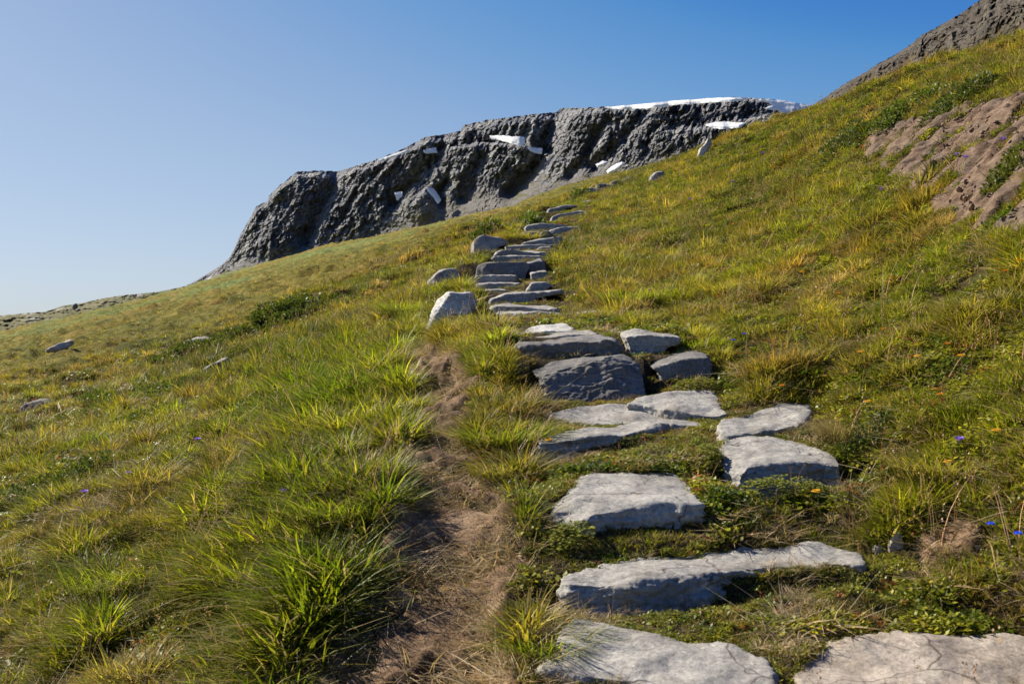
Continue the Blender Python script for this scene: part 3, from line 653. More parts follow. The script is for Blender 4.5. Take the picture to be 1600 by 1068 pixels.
SLAB_PX = [(1352,212),(1400,192),(1480,172),(1545,160),(1620,150),(1720,140),(1740,372),(1600,368),(1540,362),(1480,338),(1432,322),(1425,300),(1385,280),(1352,262),(1345,240)]
SLAB = world_poly(SLAB_PX)
def slab_veg(x, y): return sstep(.22, .34, fbm(x * 1.3, y * 2.6, 0, 91, 3))
def slabfn(x, y):
    t = fbm(x * .9 + y * .5, y * 1.5 - x * .6, 0, 71, 4)
    q = t * 9 + fbm(x * 3, y * 3, 0, 73, 3) * 1.2; f_ = q - np.floor(q); st = (np.floor(q) + sstep(0, .25, f_)) / 9
    d = facet(x * 2.2 + y, y * 4.5 - x * 1.5, 31)
    return -.09 * slab_veg(x, y) + (st * .8 + t * .2) * .11 + d * .03 + facet(x * 7 + y * 2, y * 13 - x * 4, 32) * .02 + fbm(x * 12, y * 12, 0, 75, 3) * .01
tag(drape('rock_slab', SLAB, .022, M['slab'], .02, .14, slabfn), 'broad bare reddish brown rock face in the turf at upper right', 'rock')
SOIL = world_poly([(1400,880),(1440,845),(1500,800),(1580,850),(1540,872),(1460,885)])
tag(drape('soil_patch', SOIL, .012, M['path'], .01, .05, pathfn), 'bare pale soil patch beside the fourth step', kind='structure')

# ------------------------------------------------------------ mountains
def interp(pts_, x): p = np.array(pts_, float); return np.interp(x, p[:, 0], p[:, 1])
CL_TOP = [(250,462),(300,442),(330,424),(357,405),(366,388),(375,368),(388,345),(401,322),(418,314),(420,306),(440,287),(465,268),(500,266.5),(528,268),(560,258),(590,249),(625,235),(665,214),(700,209),(720,204),(726,195),(760,188),(790,184),(838,178),(866,176),(880,169),(930,168),(1000,163),(1060,157),(1130,152.5),(1160,152),(1200,155),(1240,161),(1270,166),(1300,170),(1500,190)]
CL_BOT = [(250,480),(357,440),(500,412),(600,395),(745,360),(900,320),(1000,295),(1110,268),(1200,235),(1300,210),(1500,215)]
def seg(x, y, pts_):
    d = np.full(x.shape, 1e9)
    for (a, b), (c, e) in zip(pts_[:-1], pts_[1:]):
        vx, vy = c - a, e - b; t = np.clip(((x - a) * vx + (y - b) * vy) / (vx * vx + vy * vy), 0, 1)
        d = np.minimum(d, np.hypot(x - a - t * vx, y - b - t * vy))
    return d
SCREE = [(250, 1), (357, .6), (420, .14), (560, .2), (640, .32), (745, .40), (850, .42), (1000, .34), (1150, .35), (1300, .6)]
def cliff_depth(px, py, smooth=False):
    top = interp(CL_TOP, px); bot = interp(CL_BOT, px); h = np.clip((bot - py) / np.maximum(bot - top, 1), 0, 1.2)
    base = 1450 - 620 * sstep(330, 1300, px)
    scr = interp(SCREE, px)      # height of the scree apron
    D = base + 110 * np.minimum(h, scr) / .3 * .5 + 70 * np.clip(h - scr, 0, 1) / .7
    D = D + 34 * sstep(.93, 1.0, h)                                       # the brow leans back
    # ledge under the upper tier that carries the snow
    led = interp([(640, 250), (700, 232), (760, 224), (820, 228), (850, 238), (900, 262)], px)
    D = D + 38 * sstep(led + 3, led - 5, py) * sstep(650, 720, px) * sstep(905, 850, px)
    led2 = interp([(900, 215), (1000, 205), (1100, 200), (1200, 180), (1300, 180)], px)
    D = D + 30 * sstep(led2 + 5, led2 - 5, py) * sstep(1000, 1100, px)
    for L, w, a in [([(530,266),(512,300),(475,372)], 14, 42), ([(880,172),(862,205),(850,240),(800,300)], 16, 50), ([(690,235),(668,262),(640,290),(615,318)], 13, 34),
                    ([(700,285),(682,300),(690,318)], 9, 30), ([(1010,170),(985,205),(930,262)], 11, 28), ([(625,300),(622,312)], 8, 20), ([(760,232),(735,275),(728,310)], 13, 26), ([(420,314),(398,360),(372,400)], 9, 14), ([(950,185),(915,245),(890,275)], 9, 22)]:
        D = D + 1.15 * a * np.exp(-(seg(px, py, L) / w) ** 2)
    D = D - 40 * np.exp(-(((px - 652) / 26) ** 2 + ((py - 322) / 26) ** 2) ** 1.5)       # the knob between two snow tongues
    if smooth: return D
    sx = px * .7; sz = py * .7                                             # roughly metres on the face
    k = np.clip((h - scr * .7) / .25, 0, 1)
    rx = sx + sz * .45                                                       # ribs run down to the left
    w = fbm(sx / 60, sz / 60, 0, 201, 2)
    D = D - (1 - np.abs(fbm(rx / 46 + w * .6, sz / 170, 0, 211, 3)) * 2.2) * 8 * k
    D = D - (1 - np.abs(noise(rx / 15 + w, sz / 44, 0, 221)) * 2) * 9 * k
    wx = noise(sx / 7, sz / 7, 0, 5) * 2.5; wz = noise(sx / 7, sz / 7, 9, 6) * 2.5
    D = D - blocks((rx + wx) / 15, (sz + wz) / 34, 3) * 9 * (.2 + .8 * k)
    D = D - blocks((rx + wx) / 5.5, (sz + wz) / 9, 4) * 7.5 * (.15 + .85 * k)
    D = D - blocks((rx - wx) / 2.4, (sz + wz) / 3.4, 7) * 4.4 * (.3 + .7 * k)
    D = D + (facet((rx + wx) / 4.0, (sz + wz) / 5.5, 9) * 7.0 + facet((rx - wx) / 1.9, (sz + wz) / 2.3, 10) * 2.6) * (.2 + .8 * k)
    q = (sz * .9 + sx * .28 + 6 * noise(sx / 40, sz / 40, 0, 31)) / 11; f_ = q - np.floor(q)
    D = D - 4.5 * sstep(0, .2, f_) * (1 - f_) * sstep(-.2, .3, noise(sx / 30, sz / 18, 0, 33)) * k
    q = (rx * 1.0 + 3 * noise(sx / 16, sz / 30, 0, 35)) / 8.5; f_ = q - np.floor(q)
    D = D - 6 * sstep(0, .12, f_) * (1 - f_) * sstep(-.3, .3, noise(sx / 24, sz / 24, 0, 37)) * k
    D = D + fbm(sx / 2.6, sz / 2.6, 0, 231, 2) * 1.0
    return D
def relief(name, px0, px1, TOP, BOT, depth, mat, step=1.0, rows=300, back=500, jag=1.6):
    px = np.arange(px0, px1, step); nx = len(px)
    top = interp(TOP, px) + fbm(px / 9, px * 0, 0, 77, 4) * jag; bot = interp(BOT, px)
    t = np.linspace(0, 1, rows)[None]; PX = np.repeat(px[:, None], rows, 1); PY = bot[:, None] + (top - bot)[:, None] * t
    D = depth(PX, PY)
    X = (PX - 800) / F * D; Z = (HY - PY) / F * D; Y = D
    # the summit plateau behind the brow, falling away
    ex = [X, ]; ey = [Y, ]; ez = [Z, ]
    for b, dz in ((.06, -.01), (.25, -.06), (1.0, -.35)):
        ex.append(X[:, -1:] * 1.0 + X[:, -1:] * back * b / D[:, -1:]); ey.append(Y[:, -1:] + back * b); ez.append(Z[:, -1:] + dz * back)
    X, Y, Z = (np.concatenate(q, 1) for q in (ex, ey, ez))
    return mesh(name, np.stack([X, Y, Z], -1).reshape(-1, 3), gridfaces(*X.shape)[:, ::-1], mat, smooth=False)
mtn = relief('mountain', 250, 1480, CL_TOP, CL_BOT, cliff_depth, M['cliff'], .8, 420)
tag(mtn, 'dark rugged cliff face with ribs and gullies behind the slope', kind='structure')
mc = np.empty(len(mtn.data.vertices) * 3, np.float32); mtn.data.vertices.foreach_get('co', mc); mc = mc.reshape(-1, 3)
mpx, mpy = to_px(mc[:, 0], mc[:, 1], mc[:, 2])
scr_ = interp(SCREE, mpx); ft, fb = interp(CL_TOP, mpx), interp(CL_BOT, mpx); foot = fb - (.7 * scr_ + .07) * (fb - ft)
scree = sstep(-6, 8, mpy - foot + fbm(mpx / 22, mpy / 14, 0, 701, 4) * 18)
grn = sstep(.12, .3, fbm(mpx / 26, mpy / 10, 0, 703, 4)) * sstep(foot - 45, foot + 5, mpy) * np.exp(-((mpx - 545) / 110) ** 2)
grn = np.maximum(grn, .7 * sstep(.3, .5, fbm(mpx / 20, mpy / 7, 0, 705, 4)) * sstep(foot - 40, foot, mpy))
attr(mtn.data, 'zone', np.stack([scree, grn, scree * 0, scree * 0 + 1], 1).astype(np.float32), 'FLOAT_COLOR')

PK_TOP = [(1235,180),(1270,164),(1285,155),(1320,131),(1350,114),(1375,98),(1400,85),(1420,72),(1440,55),(1460,45),(1500,22),(1530,1),(1560,-18),(1620,-50),(1760,-120)]
PK_BOT = [(1235,215),(1300,200),(1400,170),(1500,140),(1600,110),(1760,60)]
def peak_depth(px, py):
    top = interp(PK_TOP, px); bot = interp(PK_BOT, px); h = np.clip((bot - py) / np.maximum(bot - top, 1), 0, 1)
    D = 330 - 130 * sstep(1235, 1760, px) + 60 * h + 12 * sstep(.9, 1, h)
    sx = px * .17; sz = py * .17; rx = sx + sz * .3
    D = D - (1 - np.abs(fbm(rx / 9, sz / 14, 0, 311, 4)) * 2) * 5
    wx = noise(sx / 2, sz / 2, 0, 5) * .7
    D = D - blocks((rx + wx) / 4.6, (sz + wx) / 4.2, 12) * 4.0 - blocks((rx + wx) / 1.7, (sz - wx) / 1.5, 13) * 2.2 - blocks(rx / .75, sz / .7, 14) * 1.0 + facet((rx + wx) / 1.1, sz / 1.2, 15) * 1.2
    return D + fbm(sx / 1.2, sz / 1.2, 0, 331, 3) * .7
tag(relief('rocky_peak', 1235, 1760, PK_TOP, PK_BOT, peak_depth, M['peak'], .9, 240, 120, 1.6), 'brown-grey boulder-strewn peak at the top right', kind='structure')
HL_TOP = [(-400,515),(-60,497),(0,493),(40,489),(70,487),(80,484),(100,477),(115,475.5),(135,472),(160,466),(200,460),(245,456),(290,447),(330,437),(420,425),(520,420)]
HL_BOT = [(-400,560),(0,530),(200,500),(330,460),(520,440)]
def hill_depth(px, py):
    top = interp(HL_TOP, px); bot = interp(HL_BOT, px); h = np.clip((bot - py) / (bot - top), 0, 1)
    return 360 + 60 * h + fbm(px / 24, py / 9, 0, 401, 4) * 7 + fbm(px / 6, py / 3, 0, 405, 3) * 2
tag(relief('hill', -400, 520, HL_TOP, HL_BOT, hill_depth, M['hill'], 1.6, 60, 400, .5), 'low distant hill with pale rock bands at the left skyline', kind='structure')

def snow(label, poly, lift=.9, jag=1.1):
    p = np.array(poly, float); x0, y0 = p.min(0) - 3; x1, y1 = p.max(0) + 3
    nx, ny = int((x1 - x0) * 1.6) + 3, int((y1 - y0) * 2.2) + 3
    X, Yp = np.meshgrid(np.linspace(x0, x1, nx), np.linspace(y0, y1, ny), indexing='ij')
    s = sdist(X, Yp, poly) + fbm(X / 7, Yp / 4, 0, 55, 3) * jag
    lift_ = lift
    samp = [cliff_depth(X + a, Yp + b) for a, b in ((0, 0), (3, 0), (-3, 0), (0, 2.5), (0, -2.5), (5, 3), (-5, -3))]
    D = np.minimum.reduce(samp).min(1, keepdims=True); dm = D[:, 0]; w_ = 22
    dm = np.array([dm[max(0, i - w_):i + w_ + 1].min() for i in range(len(dm))]); dm = np.array([dm[max(0, i - w_):i + w_ + 1].mean() for i in range(len(dm))]); D = np.repeat(dm[:, None], ny, 1)
    D = D - lift_ * sstep(-.5, 3.0, s) - .4 * (Yp - y0) + fbm(X / 16, Yp / 10, 0, 58, 2) * .7
    s = s + .7
    keep = s > -.2
    def P3(D): return np.stack([(X - 800) / F * D, D, (HY - Yp) / F * D], -1).reshape(-1, 3)
    q = gridfaces(nx, ny, keep)
    V = np.concatenate([P3(D), P3(D + lift_ + 4)]); m_ = nx * ny
    # rim walls give the field its thickness
    e = {}
    for f in q:
        for a, b in zip(f, np.roll(f, -1)): e[(a, b)] = e.get((a, b), 0) + 1
    rim = [(b, a, a + m_, b + m_) for (a, b) in e if (b, a) not in e]
    Fc = np.concatenate([q, q[:, ::-1] + m_, np.array(rim)]) if rim else q
    used = np.unique(Fc); mp = np.zeros(len(V), int); mp[used] = np.arange(len(used))
    o = mesh('snow_patch', V[used], mp[Fc], M['snow']); tag(o, label, 'snow patch', 'snow patches left on the mountain'); return o
snow('long snow band along the summit ridge of the cliff', [(945,168),(1000,163.5),(1060,157.5),(1130,153),(1166,153),(1160,157),(1120,159),(1060,163),(1010,169),(960,170)], jag=.5)
snow('large white snowfield at the right end of the mountain top', [(1176,154.5),(1215,156),(1240,160.5),(1270,165.5),(1262,172),(1240,182),(1228,183),(1215,172),(1195,170),(1206,164),(1196,157)], jag=.9)
snow('flat snow patch below the summit, left of the large snowfield', [(1103,195),(1122,190),(1150,192),(1165,192),(1156,199),(1130,201),(1112,199)])
snow('small snow sliver under the large snowfield near the brow', [(1192,189),(1205,188),(1208,190.5),(1194,191)], jag=.4)
snow('broad snow patch on the high ledge in the middle of the cliff', [(765,213),(780,212),(800,214),(819,214),(820,222),(817,228),(800,224),(782,219),(767,217)])
snow('small snow wedge just right of and below the broad ledge patch', [(826,231),(838,232),(847,232),(846,240),(838,239),(828,235)], jag=.8)
snow('long narrow snow strip on the left shoulder skyline', [(590,251),(605,245),(622,238.5),(638,233.5),(640,236),(625,241),(608,247),(594,252)], jag=.5)
snow('small square snow patch on the left shoulder', [(662,235),(675,232),(681,231),(683,238),(672,239),(664,239)], jag=.8)
snow('bright snow tongue to the right of the rocky knob', [(667,293),(677,295),(683,302),(689,313),(684,318),(676,306),(668,298)], jag=.7)
snow('small bluish snow patch left of the rocky knob', [(617,301),(628,300),(628,307),(621,313),(619,307)], jag=.7)
snow('white snow triangle at the foot of the cliff beside the green brow', [(948,267),(960,258),(972,253),(976,255),(968,264),(957,270),(950,271)], 4, jag=.7)
snow('small snow fleck up and left of the triangle at the cliff foot', [(931,257),(942,252),(949,253),(944,259),(934,261)], 4, jag=.8)

# ------------------------------------------------------------ grass, herbs and straw
PROTO = bpy.data.collections.new('tuft_shapes')              # not linked to the scene: only the shapes that are scattered
def blades(nb, h, w, spread, lean, curl, seed, segs=4, flat=0.0):
    r = np.random.default_rng(seed); V = []; Fq = []; A_ = []
    for b in range(nb):
        a = r.uniform(0, 2 * math.pi); rr = spread * math.sqrt(r.uniform()); ox, oy = rr * math.cos(a), rr * math.sin(a)
        a2 = a + r.normal(0, .7); dx, dy = math.cos(a2), math.sin(a2)
        hh = h * r.uniform(.45, 1.1); ln = lean * r.uniform(.3, 1.5); cu_ = curl * r.uniform(.2, 1.4); ww = w * r.uniform(.6, 1.25)
        tw = a2 + math.pi / 2 + r.normal(0, .5); wx, wy = math.cos(tw), math.sin(tw)
        b0 = len(V); rv = r.uniform(); rv2 = r.uniform()
        for s in range(segs + 1):
            t = s / segs; out = hh * (ln * t + cu_ * t * t); up = hh * (t - .42 * cu_ * t * t) * (1 - flat)
            ww_ = ww * (1 - t ** 1.6) * .5 + ww * .04
            cx, cy, cz = ox + dx * out, oy + dy * out, up - .01 * (s == 0)
            V += [(cx - wx * ww_, cy - wy * ww_, cz), (cx + wx * ww_, cy + wy * ww_, cz)]
            A_ += [(rv, t, rv2)] * 2
        for s in range(segs):
            k = b0 + 2 * s; Fq.append((k, k + 1, k + 3, k + 2))
    return np.array(V), np.array(Fq), np.array(A_)
def leaves(nl, h, spread, size, seed):
    r = np.random.default_rng(seed); V = []; Fq = []; A_ = []
    for b in range(nl):
        a = r.uniform(0, 2 * math.pi); rr = spread * math.sqrt(r.uniform()); z = h * r.uniform(.1, 1) * (1 - (rr / spread) ** 2 * .6)
        c = np.array([rr * math.cos(a), rr * math.sin(a), z]); a2 = r.uniform(0, 2 * math.pi)
        d = np.array([math.cos(a2), math.sin(a2), r.uniform(-.3, .9)]); d /= np.linalg.norm(d)
        s = np.cross(d, [0, 0, 1]); s /= np.linalg.norm(s); s = s + np.array([0, 0, r.uniform(-.5, .5)]); L = size * r.uniform(.6, 1.3); k = len(V); rv, rv2 = r.uniform(), r.uniform()
        V += [c, c + d * L * .5 + s * L * .28, c + d * L, c + d * L * .5 - s * L * .28]; A_ += [(rv, .6, rv2)] * 4
        Fq.append((k, k + 1, k + 2, k + 3))
    return np.array(V), np.array(Fq), np.array(A_)
def bvmesh(name, V, Fq, A_, mat, link=True):
    o = mesh(name, V, Fq, mat, smooth=True)
    attr(o.data, 'bv', np.hstack([A_, np.ones((len(A_), 1))]).astype(np.float32), 'FLOAT_COLOR')
    if not link: C.objects.unlink(o); 
    return o
def protos(name, arrs, mat):
    col = bpy.data.collections.new(name)
    for k, (V, Fq, A_) in enumerate(arrs):
        o = bvmesh('%s_shape' % name, V, Fq, A_, mat, False); o.name = '%s_%02d' % (name, k); col.objects.link(o)
    return col
def scatter(name, col, P_, rot, scl, idx, tint, label, mat):
    me = bpy.data.meshes.new(name); me.vertices.add(len(P_)); me.vertices.foreach_set('co', P_.astype(np.float32).ravel())
    attr(me, 'rot', rot.astype(np.float32), 'FLOAT_VECTOR'); attr(me, 'scl', scl.astype(np.float32)); attr(me, 'pick', idx.astype(np.int32), 'INT')
    attr(me, 'tint', np.hstack([tint, np.ones((len(tint), 1))]).astype(np.float32), 'FLOAT_COLOR')
    me.materials.append(mat)
    o = bpy.data.objects.new(name, me); C.objects.link(o)
    g = bpy.data.node_groups.new(name, 'GeometryNodeTree')
    g.interface.new_socket('Geometry', in_out='INPUT', socket_type='NodeSocketGeometry'); g.interface.new_socket('Geometry', in_out='OUTPUT', socket_type='NodeSocketGeometry')
    gi = g.nodes.new('NodeGroupInput'); go = g.nodes.new('NodeGroupOutput'); ip = g.nodes.new('GeometryNodeInstanceOnPoints')
    ci = g.nodes.new('GeometryNodeCollectionInfo'); ci.inputs['Collection'].default_value = col; ci.inputs['Separate Children'].default_value = True; ci.inputs['Reset Children'].default_value = True
    ip.inputs['Pick Instance'].default_value = True
    def na(n_, ty):
        q = g.nodes.new('GeometryNodeInputNamedAttribute'); q.data_type = ty; q.inputs['Name'].default_value = n_; return q.outputs['Attribute']
    L = g.links.new
    L(gi.outputs[0], ip.inputs['Points']); L(ci.outputs[0], ip.inputs['Instance']); L(na('pick', 'INT'), ip.inputs['Instance Index'])
    e2r = g.nodes.new('FunctionNodeEulerToRotation'); L(na('rot', 'FLOAT_VECTOR'), e2r.inputs[0]); L(e2r.outputs[0], ip.inputs['Rotation'])
    L(na('scl', 'FLOAT'), ip.inputs['Scale']); L(ip.outputs[0], go.inputs[0])
    mod = o.modifiers.new('scatter', 'NODES'); mod.node_group = g
    return tag(o, label, None, None, 'stuff')

def sample(nn, r0, r1, p, half=.62):
    r = np.linspace(r0, r1, 4000); w = r * (4 / np.maximum(r, 4)) ** p; c = np.cumsum(w); c /= c[-1]
    rr = np.interp(rng.uniform(size=nn), c, r); th = rng.uniform(-half, half, nn)
    x = np.sin(th) * rr; y = np.cos(th) * rr
    k = np.abs(x) < .54 * y + 1.0
    return x[k], y[k]
CORR = [(835,1100),(850,960),(830,830),(835,690),(830,590),(800,540),(760,490),(735,430),(765,395),(810,372),(815,345),(850,325),(905,310),(930,312),(925,335),(890,375),(862,410),(880,455),(900,500),(1070,525),(1125,560),(1145,630),(1275,640),(1325,730),(1400,870),(1620,1000),(1650,1100)]
def fields(x, y):
    z = ground_z(x, y); px, py = to_px(x, y, z)
    return z, px, py, inside(px, py, CORR)
def free(x, y, marg=0.0):
    ok = np.ones(len(x), bool)
    for f in FOOT:
        w = np.array(f); a, b = w.min(0) - .03, w.max(0) + .03
        k = (x > a[0]) & (x < b[0]) & (y > a[1]) & (y < b[1])
        if k.any():
            i = np.where(k)[0]; ok[i[sdist(x[i], y[i], f) > marg]] = False
    return ok
def front(x, y):
    """1 in the trodden turf on the near side of a stone"""
    out = np.zeros(len(x))
    for f in FOOT:
        w = np.array(f); a, b = w.min(0), w.max(0); d = .10 + .030 * a[1]
        k = (x > a[0] - .03) & (x < b[0] + .03) & (y > a[1] - d) & (y < b[1])
        out[k] = 1
    return out
sPATH = lambda x, y: sdist(x, y, PATH)
def slab_free(x, y, keep=.06):
    s = sdist(x, y, SLAB) + fbm(x * 3, y * 3, 0, 44, 3) * .14
    veg = slab_veg(x, y) > .5
    return (s < .02) | veg & (s < 9)
def mixc(a, b, t): return np.array(a)[None] * (1 - t)[:, None] + np.array(b)[None] * t[:, None]
GREEN = (.105, .15, .010); YEL = (.27, .25, .018); OLIVE = (.22, .17, .028); DRY = (.36, .25, .10); RUST = (.26, .135, .04)
def tints(x, y, px, py):
    r = np.hypot(x, y); u = x / y
    a = fbm(x / 1.3, y / 1.3, 0, 501, 4) * .5 + .5; b = fbm(x / .5, y / .5, 0, 503, 3) * .5 + .5; c_ = fbm(x / 5, y / 5, 0, 505, 3) * .5 + .5
    lush = np.exp(-((px - (540 + (py - 600) * -.12)) / 190) ** 2) * sstep(470, 600, py)
    dry = np.clip(sstep(.46, .74, a) * .75 + .38 * sstep(6, 22, r) - lush * .45, 0, 1)
    t = mixc(GREEN, YEL, np.clip(b * .9 + c_ * .35 - .2 - lush * .25, 0, 1))
    o = mixc(OLIVE, RUST, np.clip(c_ * 1.6 - .6, 0, 1)); 
    t = t * (1 - dry[:, None] * .75) + o * dry[:, None] * .75
    pz = sstep(.05, .3, fbm(x / 2.1, y / 1.5, 0, 551, 3)) * (1 - .8 * lush) * .55
    t = t * (1 - pz[:, None]) + mixc((.20, .135, .03), (.11, .115, .02), np.clip(b * 1.4 - .2, 0, 1)) * pz[:, None]
    d2 = sstep(.60, .85, fbm(x / .9 + 7, y / .9, 0, 509, 3) * .5 + .5) * (1 - lush)
    t = t * (1 - d2[:, None] * .7) + np.array(DRY)[None] * d2[:, None] * .7
    dk = sstep(-.04, .16, fbm(x / (1.2 + r * .05), y / (.7 + r * .03), 0, 541, 3)) * sstep(8, 13, r)
    t = t * (1 - dk[:, None] * .78) + np.array((.05, .07, .014))[None] * dk[:, None] * .78
    t = t * (.97 + .55 * fbm(x / .25, y / .25, 0, 543, 2))[:, None]
    t = t * rng.uniform(.65, 1.35, (len(x), 1)); t[:, 0] *= rng.uniform(.9, 1.15, len(x))
    return t, lush, dry
def euler(nn, tilt=.18):
    return np.stack([rng.normal(0, tilt, nn), rng.normal(0, tilt, nn), rng.uniform(0, 6.283, nn)], 1)

near = protos('near_tuft', [blades(17, .105, .0075, .04, .55, .7, 1, 3), blades(15, .12, .0065, .03, .4, .6, 2, 3), blades(20, .08, .008, .055, .8, .9, 3, 3), blades(12, .135, .0075, .035, .5, 1.0, 4, 4), blades(22, .06, .0065, .05, .6, .7, 5, 3)], M['blade'])
mid = protos('mid_tuft', [blades(22, .14, .010, .07, .4, .6, 11, 3), blades(18, .18, .009, .06, .25, .5, 12, 3), blades(26, .10, .011, .1, .6, .8, 13, 3)], M['blade'])
farp = protos('far_tuft', [blades(26, .17, .028, .24, .5, .6, 21, 2), blades(22, .20, .024, .2, .3, .5, 22, 2), blades(30, .12, .03, .32, .6, .8, 23, 2)], M['blade'])
def grass(name, col, nshape, nn, r0, r1, p, hscale, label):
    x, y = sample(nn, r0, r1, p)
    z, px, py, corr = fields(x, y)
    dens = fbm(x / .33, y / .33, 0, 521, 3)
    sp = sPATH(x, y); ok = free(x, y, .012) & slab_free(x, y) & (sp < -.01 + .05 * dens) & (sdist(x, y, SOIL) < .02)
    ok &= ~(corr & (y > 7.5) & (y < 31) & (rng.uniform(size=len(x)) < .6 + .3 * (y > 14)))
    ok &= rng.uniform(size=len(x)) < np.clip(.95 + dens * .8, .25, 1)
    x, y, z, px, py, corr, dens, sp = (q[ok] for q in (x, y, z, px, py, corr, dens, sp))
    t, lush, dry = tints(x, y, px, py)
    r = np.hypot(x, y)
    h = .72 + .5 * fbm(x / .5, y / .5, 0, 531, 3) + .6 * lush * sstep(25, 8, r)
    h = h * np.where(corr, .5 - .32 * sstep(6, 9, r), 1.0)
    right = sstep(.22, .3, x / y) * sstep(9, 5, r); h = h * (1 - .15 * right)
    h = h * (1 - .68 * front(x, y))
    cl = fbm(x / .28, y / .28, 0, 533, 2); h = h * (.55 + .75 * sstep(-.35, .45, cl))
    t = t * (.6 + .6 * sstep(-.4, .4, cl))[:, None]
    s = hscale(r) * np.clip(h, .25, 1.7) * rng.uniform(.7, 1.25, len(x))
    idx = rng.integers(0, nshape, len(x))
    scatter(name, col, np.stack([x, y, z - .008], 1), euler(len(x)), s, idx, t, label, M['blade'])
    print(name, len(x))
grass('grass', near, 5, 170000, 1.7, 9.5, .9, lambda r: 1 + 0 * r, 'green and yellowing mountain grass covering the slope beside the steps')
grass('grass', mid, 3, 150000, 8.5, 30, 1.5, lambda r: .8 + .01 * r, 'grass on the middle slope below the skyline')
grass('grass', farp, 3, 130000, 26, 400, 1.6, lambda r: .5 + np.minimum(r, 160) * .003, 'short olive grass on the distant part of the slope')

def other(name, arrs, mat, nn, r0, r1, p, fn, label, tilt=.2):
    col = protos(name + '_part', arrs, mat)
    x, y = sample(nn, r0, r1, p); z, px, py, corr = fields(x, y)
    ok, s, t, dz = fn(x, y, px, py, corr); s = s * (1 - .5 * front(x, y)) * np.where(corr & (y > 9), .6, 1)
    k = ok; m_ = int(k.sum())
    scatter(name, col, np.stack([x, y, z + dz], 1)[k], euler(m_, tilt), s[k], rng.integers(0, len(arrs), m_), t[k], label, mat); print(name, m_)
def f_herb(x, y, px, py, corr):
    f = fbm(x / .45, y / .45, 0, 601, 3); r = np.hypot(x, y); right = sstep(.05, .2, x / y)
    ok = free(x, y, .005) & slab_free(x, y) & (sPATH(x, y) < .0) & (sdist(x, y, SOIL) < 0) & (f + .2 * right + .12 * corr > -.02)
    t = mixc((.08, .125, .012), (.27, .27, .025), np.clip(fbm(x / .25, y / .25, 0, 603, 2) + .5, 0, 1)); red = rng.uniform(size=len(x)) < .05
    t[red] = (.25, .09, .03)
    return ok, (.75 + .035 * r) * rng.uniform(.6, 1.4, len(x)), t * rng.uniform(.7, 1.3, (len(x), 1)), -.005
other('ground_herbs', [leaves(34, .045, .05, .022, 31), leaves(26, .06, .045, .018, 32), leaves(22, .035, .06, .03, 33)], M['leaf'], 170000, 1.7, 26, 1.2, f_herb, 'small-leaved herbs and bilberry creeping between the grass and steps')
def f_straw(x, y, px, py, corr):
    sp = sPATH(x, y); f = fbm(x / .4, y / .4, 0, 611, 3)
    low = sstep(820, 900, py)
    onp = (sp > -.06) & (rng.uniform(size=len(x)) < .40 + .6 * low * (f > -.5) + .4 * (f > .0))
    ok = free(x, y, .01) & slab_free(x, y) & (onp | (sp <= -.06) & (f > .12) & (rng.uniform(size=len(x)) < .22 + .3 * corr))
    t = mixc((.26, .18, .09), (.50, .40, .25), rng.uniform(size=len(x)))
    far_c = np.where(corr | (sp > -.06), 1.0, 1.25) * np.where((sp > 0) & (low > .3), 1.25, 1)
    return ok, far_c * (.85 + .03 * np.hypot(x, y)) * rng.uniform(.6, 1.3, len(x)), t, np.where(sp > -.06, -.005, .02 * far_c)
other('dead_grass', [blades(12, .085, .0034, .05, 1.2, .6, 41, 3, .8), blades(14, .065, .0032, .06, 1.4, .8, 42, 3, .8), blades(7, .13, .0034, .04, 1.1, .9, 43, 4, .7), blades(20, .045, .003, .06, 1.2, .6, 44, 2, .75)], M['straw'], 150000, 1.7, 16, .9, f_straw, 'bleached dead grass matted over the soil path and between tufts', .25)
def pebbles(seed):
    r = np.random.default_rng(seed); bm = bmesh.new(); bmesh.ops.create_icosphere(bm, subdivisions=2, radius=.011); V = np.array([v.co for v in bm.verts]); Fq = np.array([[v.index for v in f.verts] for f in bm.faces]); bm.free()
    for _ in range(9):
        n_ = r.normal(size=3); n_ /= np.linalg.norm(n_); h_ = V @ n_; V = V - np.maximum(0, h_ - .011 * r.uniform(.5, .85))[:, None] * n_
    V *= np.array([1.2, .85, .6]); return V, Fq, np.tile([.6, .8, .2], (len(V), 1))
def f_peb(x, y, px, py, corr):
    sp = sPATH(x, y); so_ = sdist(x, y, SOIL); sl_ = sdist(x, y, SLAB) > .05; ok = ((sp > -.02) | (so_ > -.02) | sl_ & (fbm(x, y * 2, 0, 93, 3) > .05)) & (rng.uniform(size=len(x)) < .25 + .75 * (fbm(x / .3, y / .3, 0, 631, 2) > .1))
    g_ = rng.uniform(.5, 1.3, (len(x), 1)); return ok, rng.uniform(.15, 1.0, len(x)) ** 2 * np.where(sl_, 3.0, 1.7), np.where(sl_[:, None], np.array([(.19, .13, .09)]), np.array([(.30, .27, .235)])) * g_, np.where(sl_, .05, -.001)
other('gravel', [pebbles(61), pebbles(62), pebbles(63), pebbles(64)], M['straw'], 34000, 1.9, 12, .9, f_peb, 'loose gravel and small stones on the bare soil path', .6)
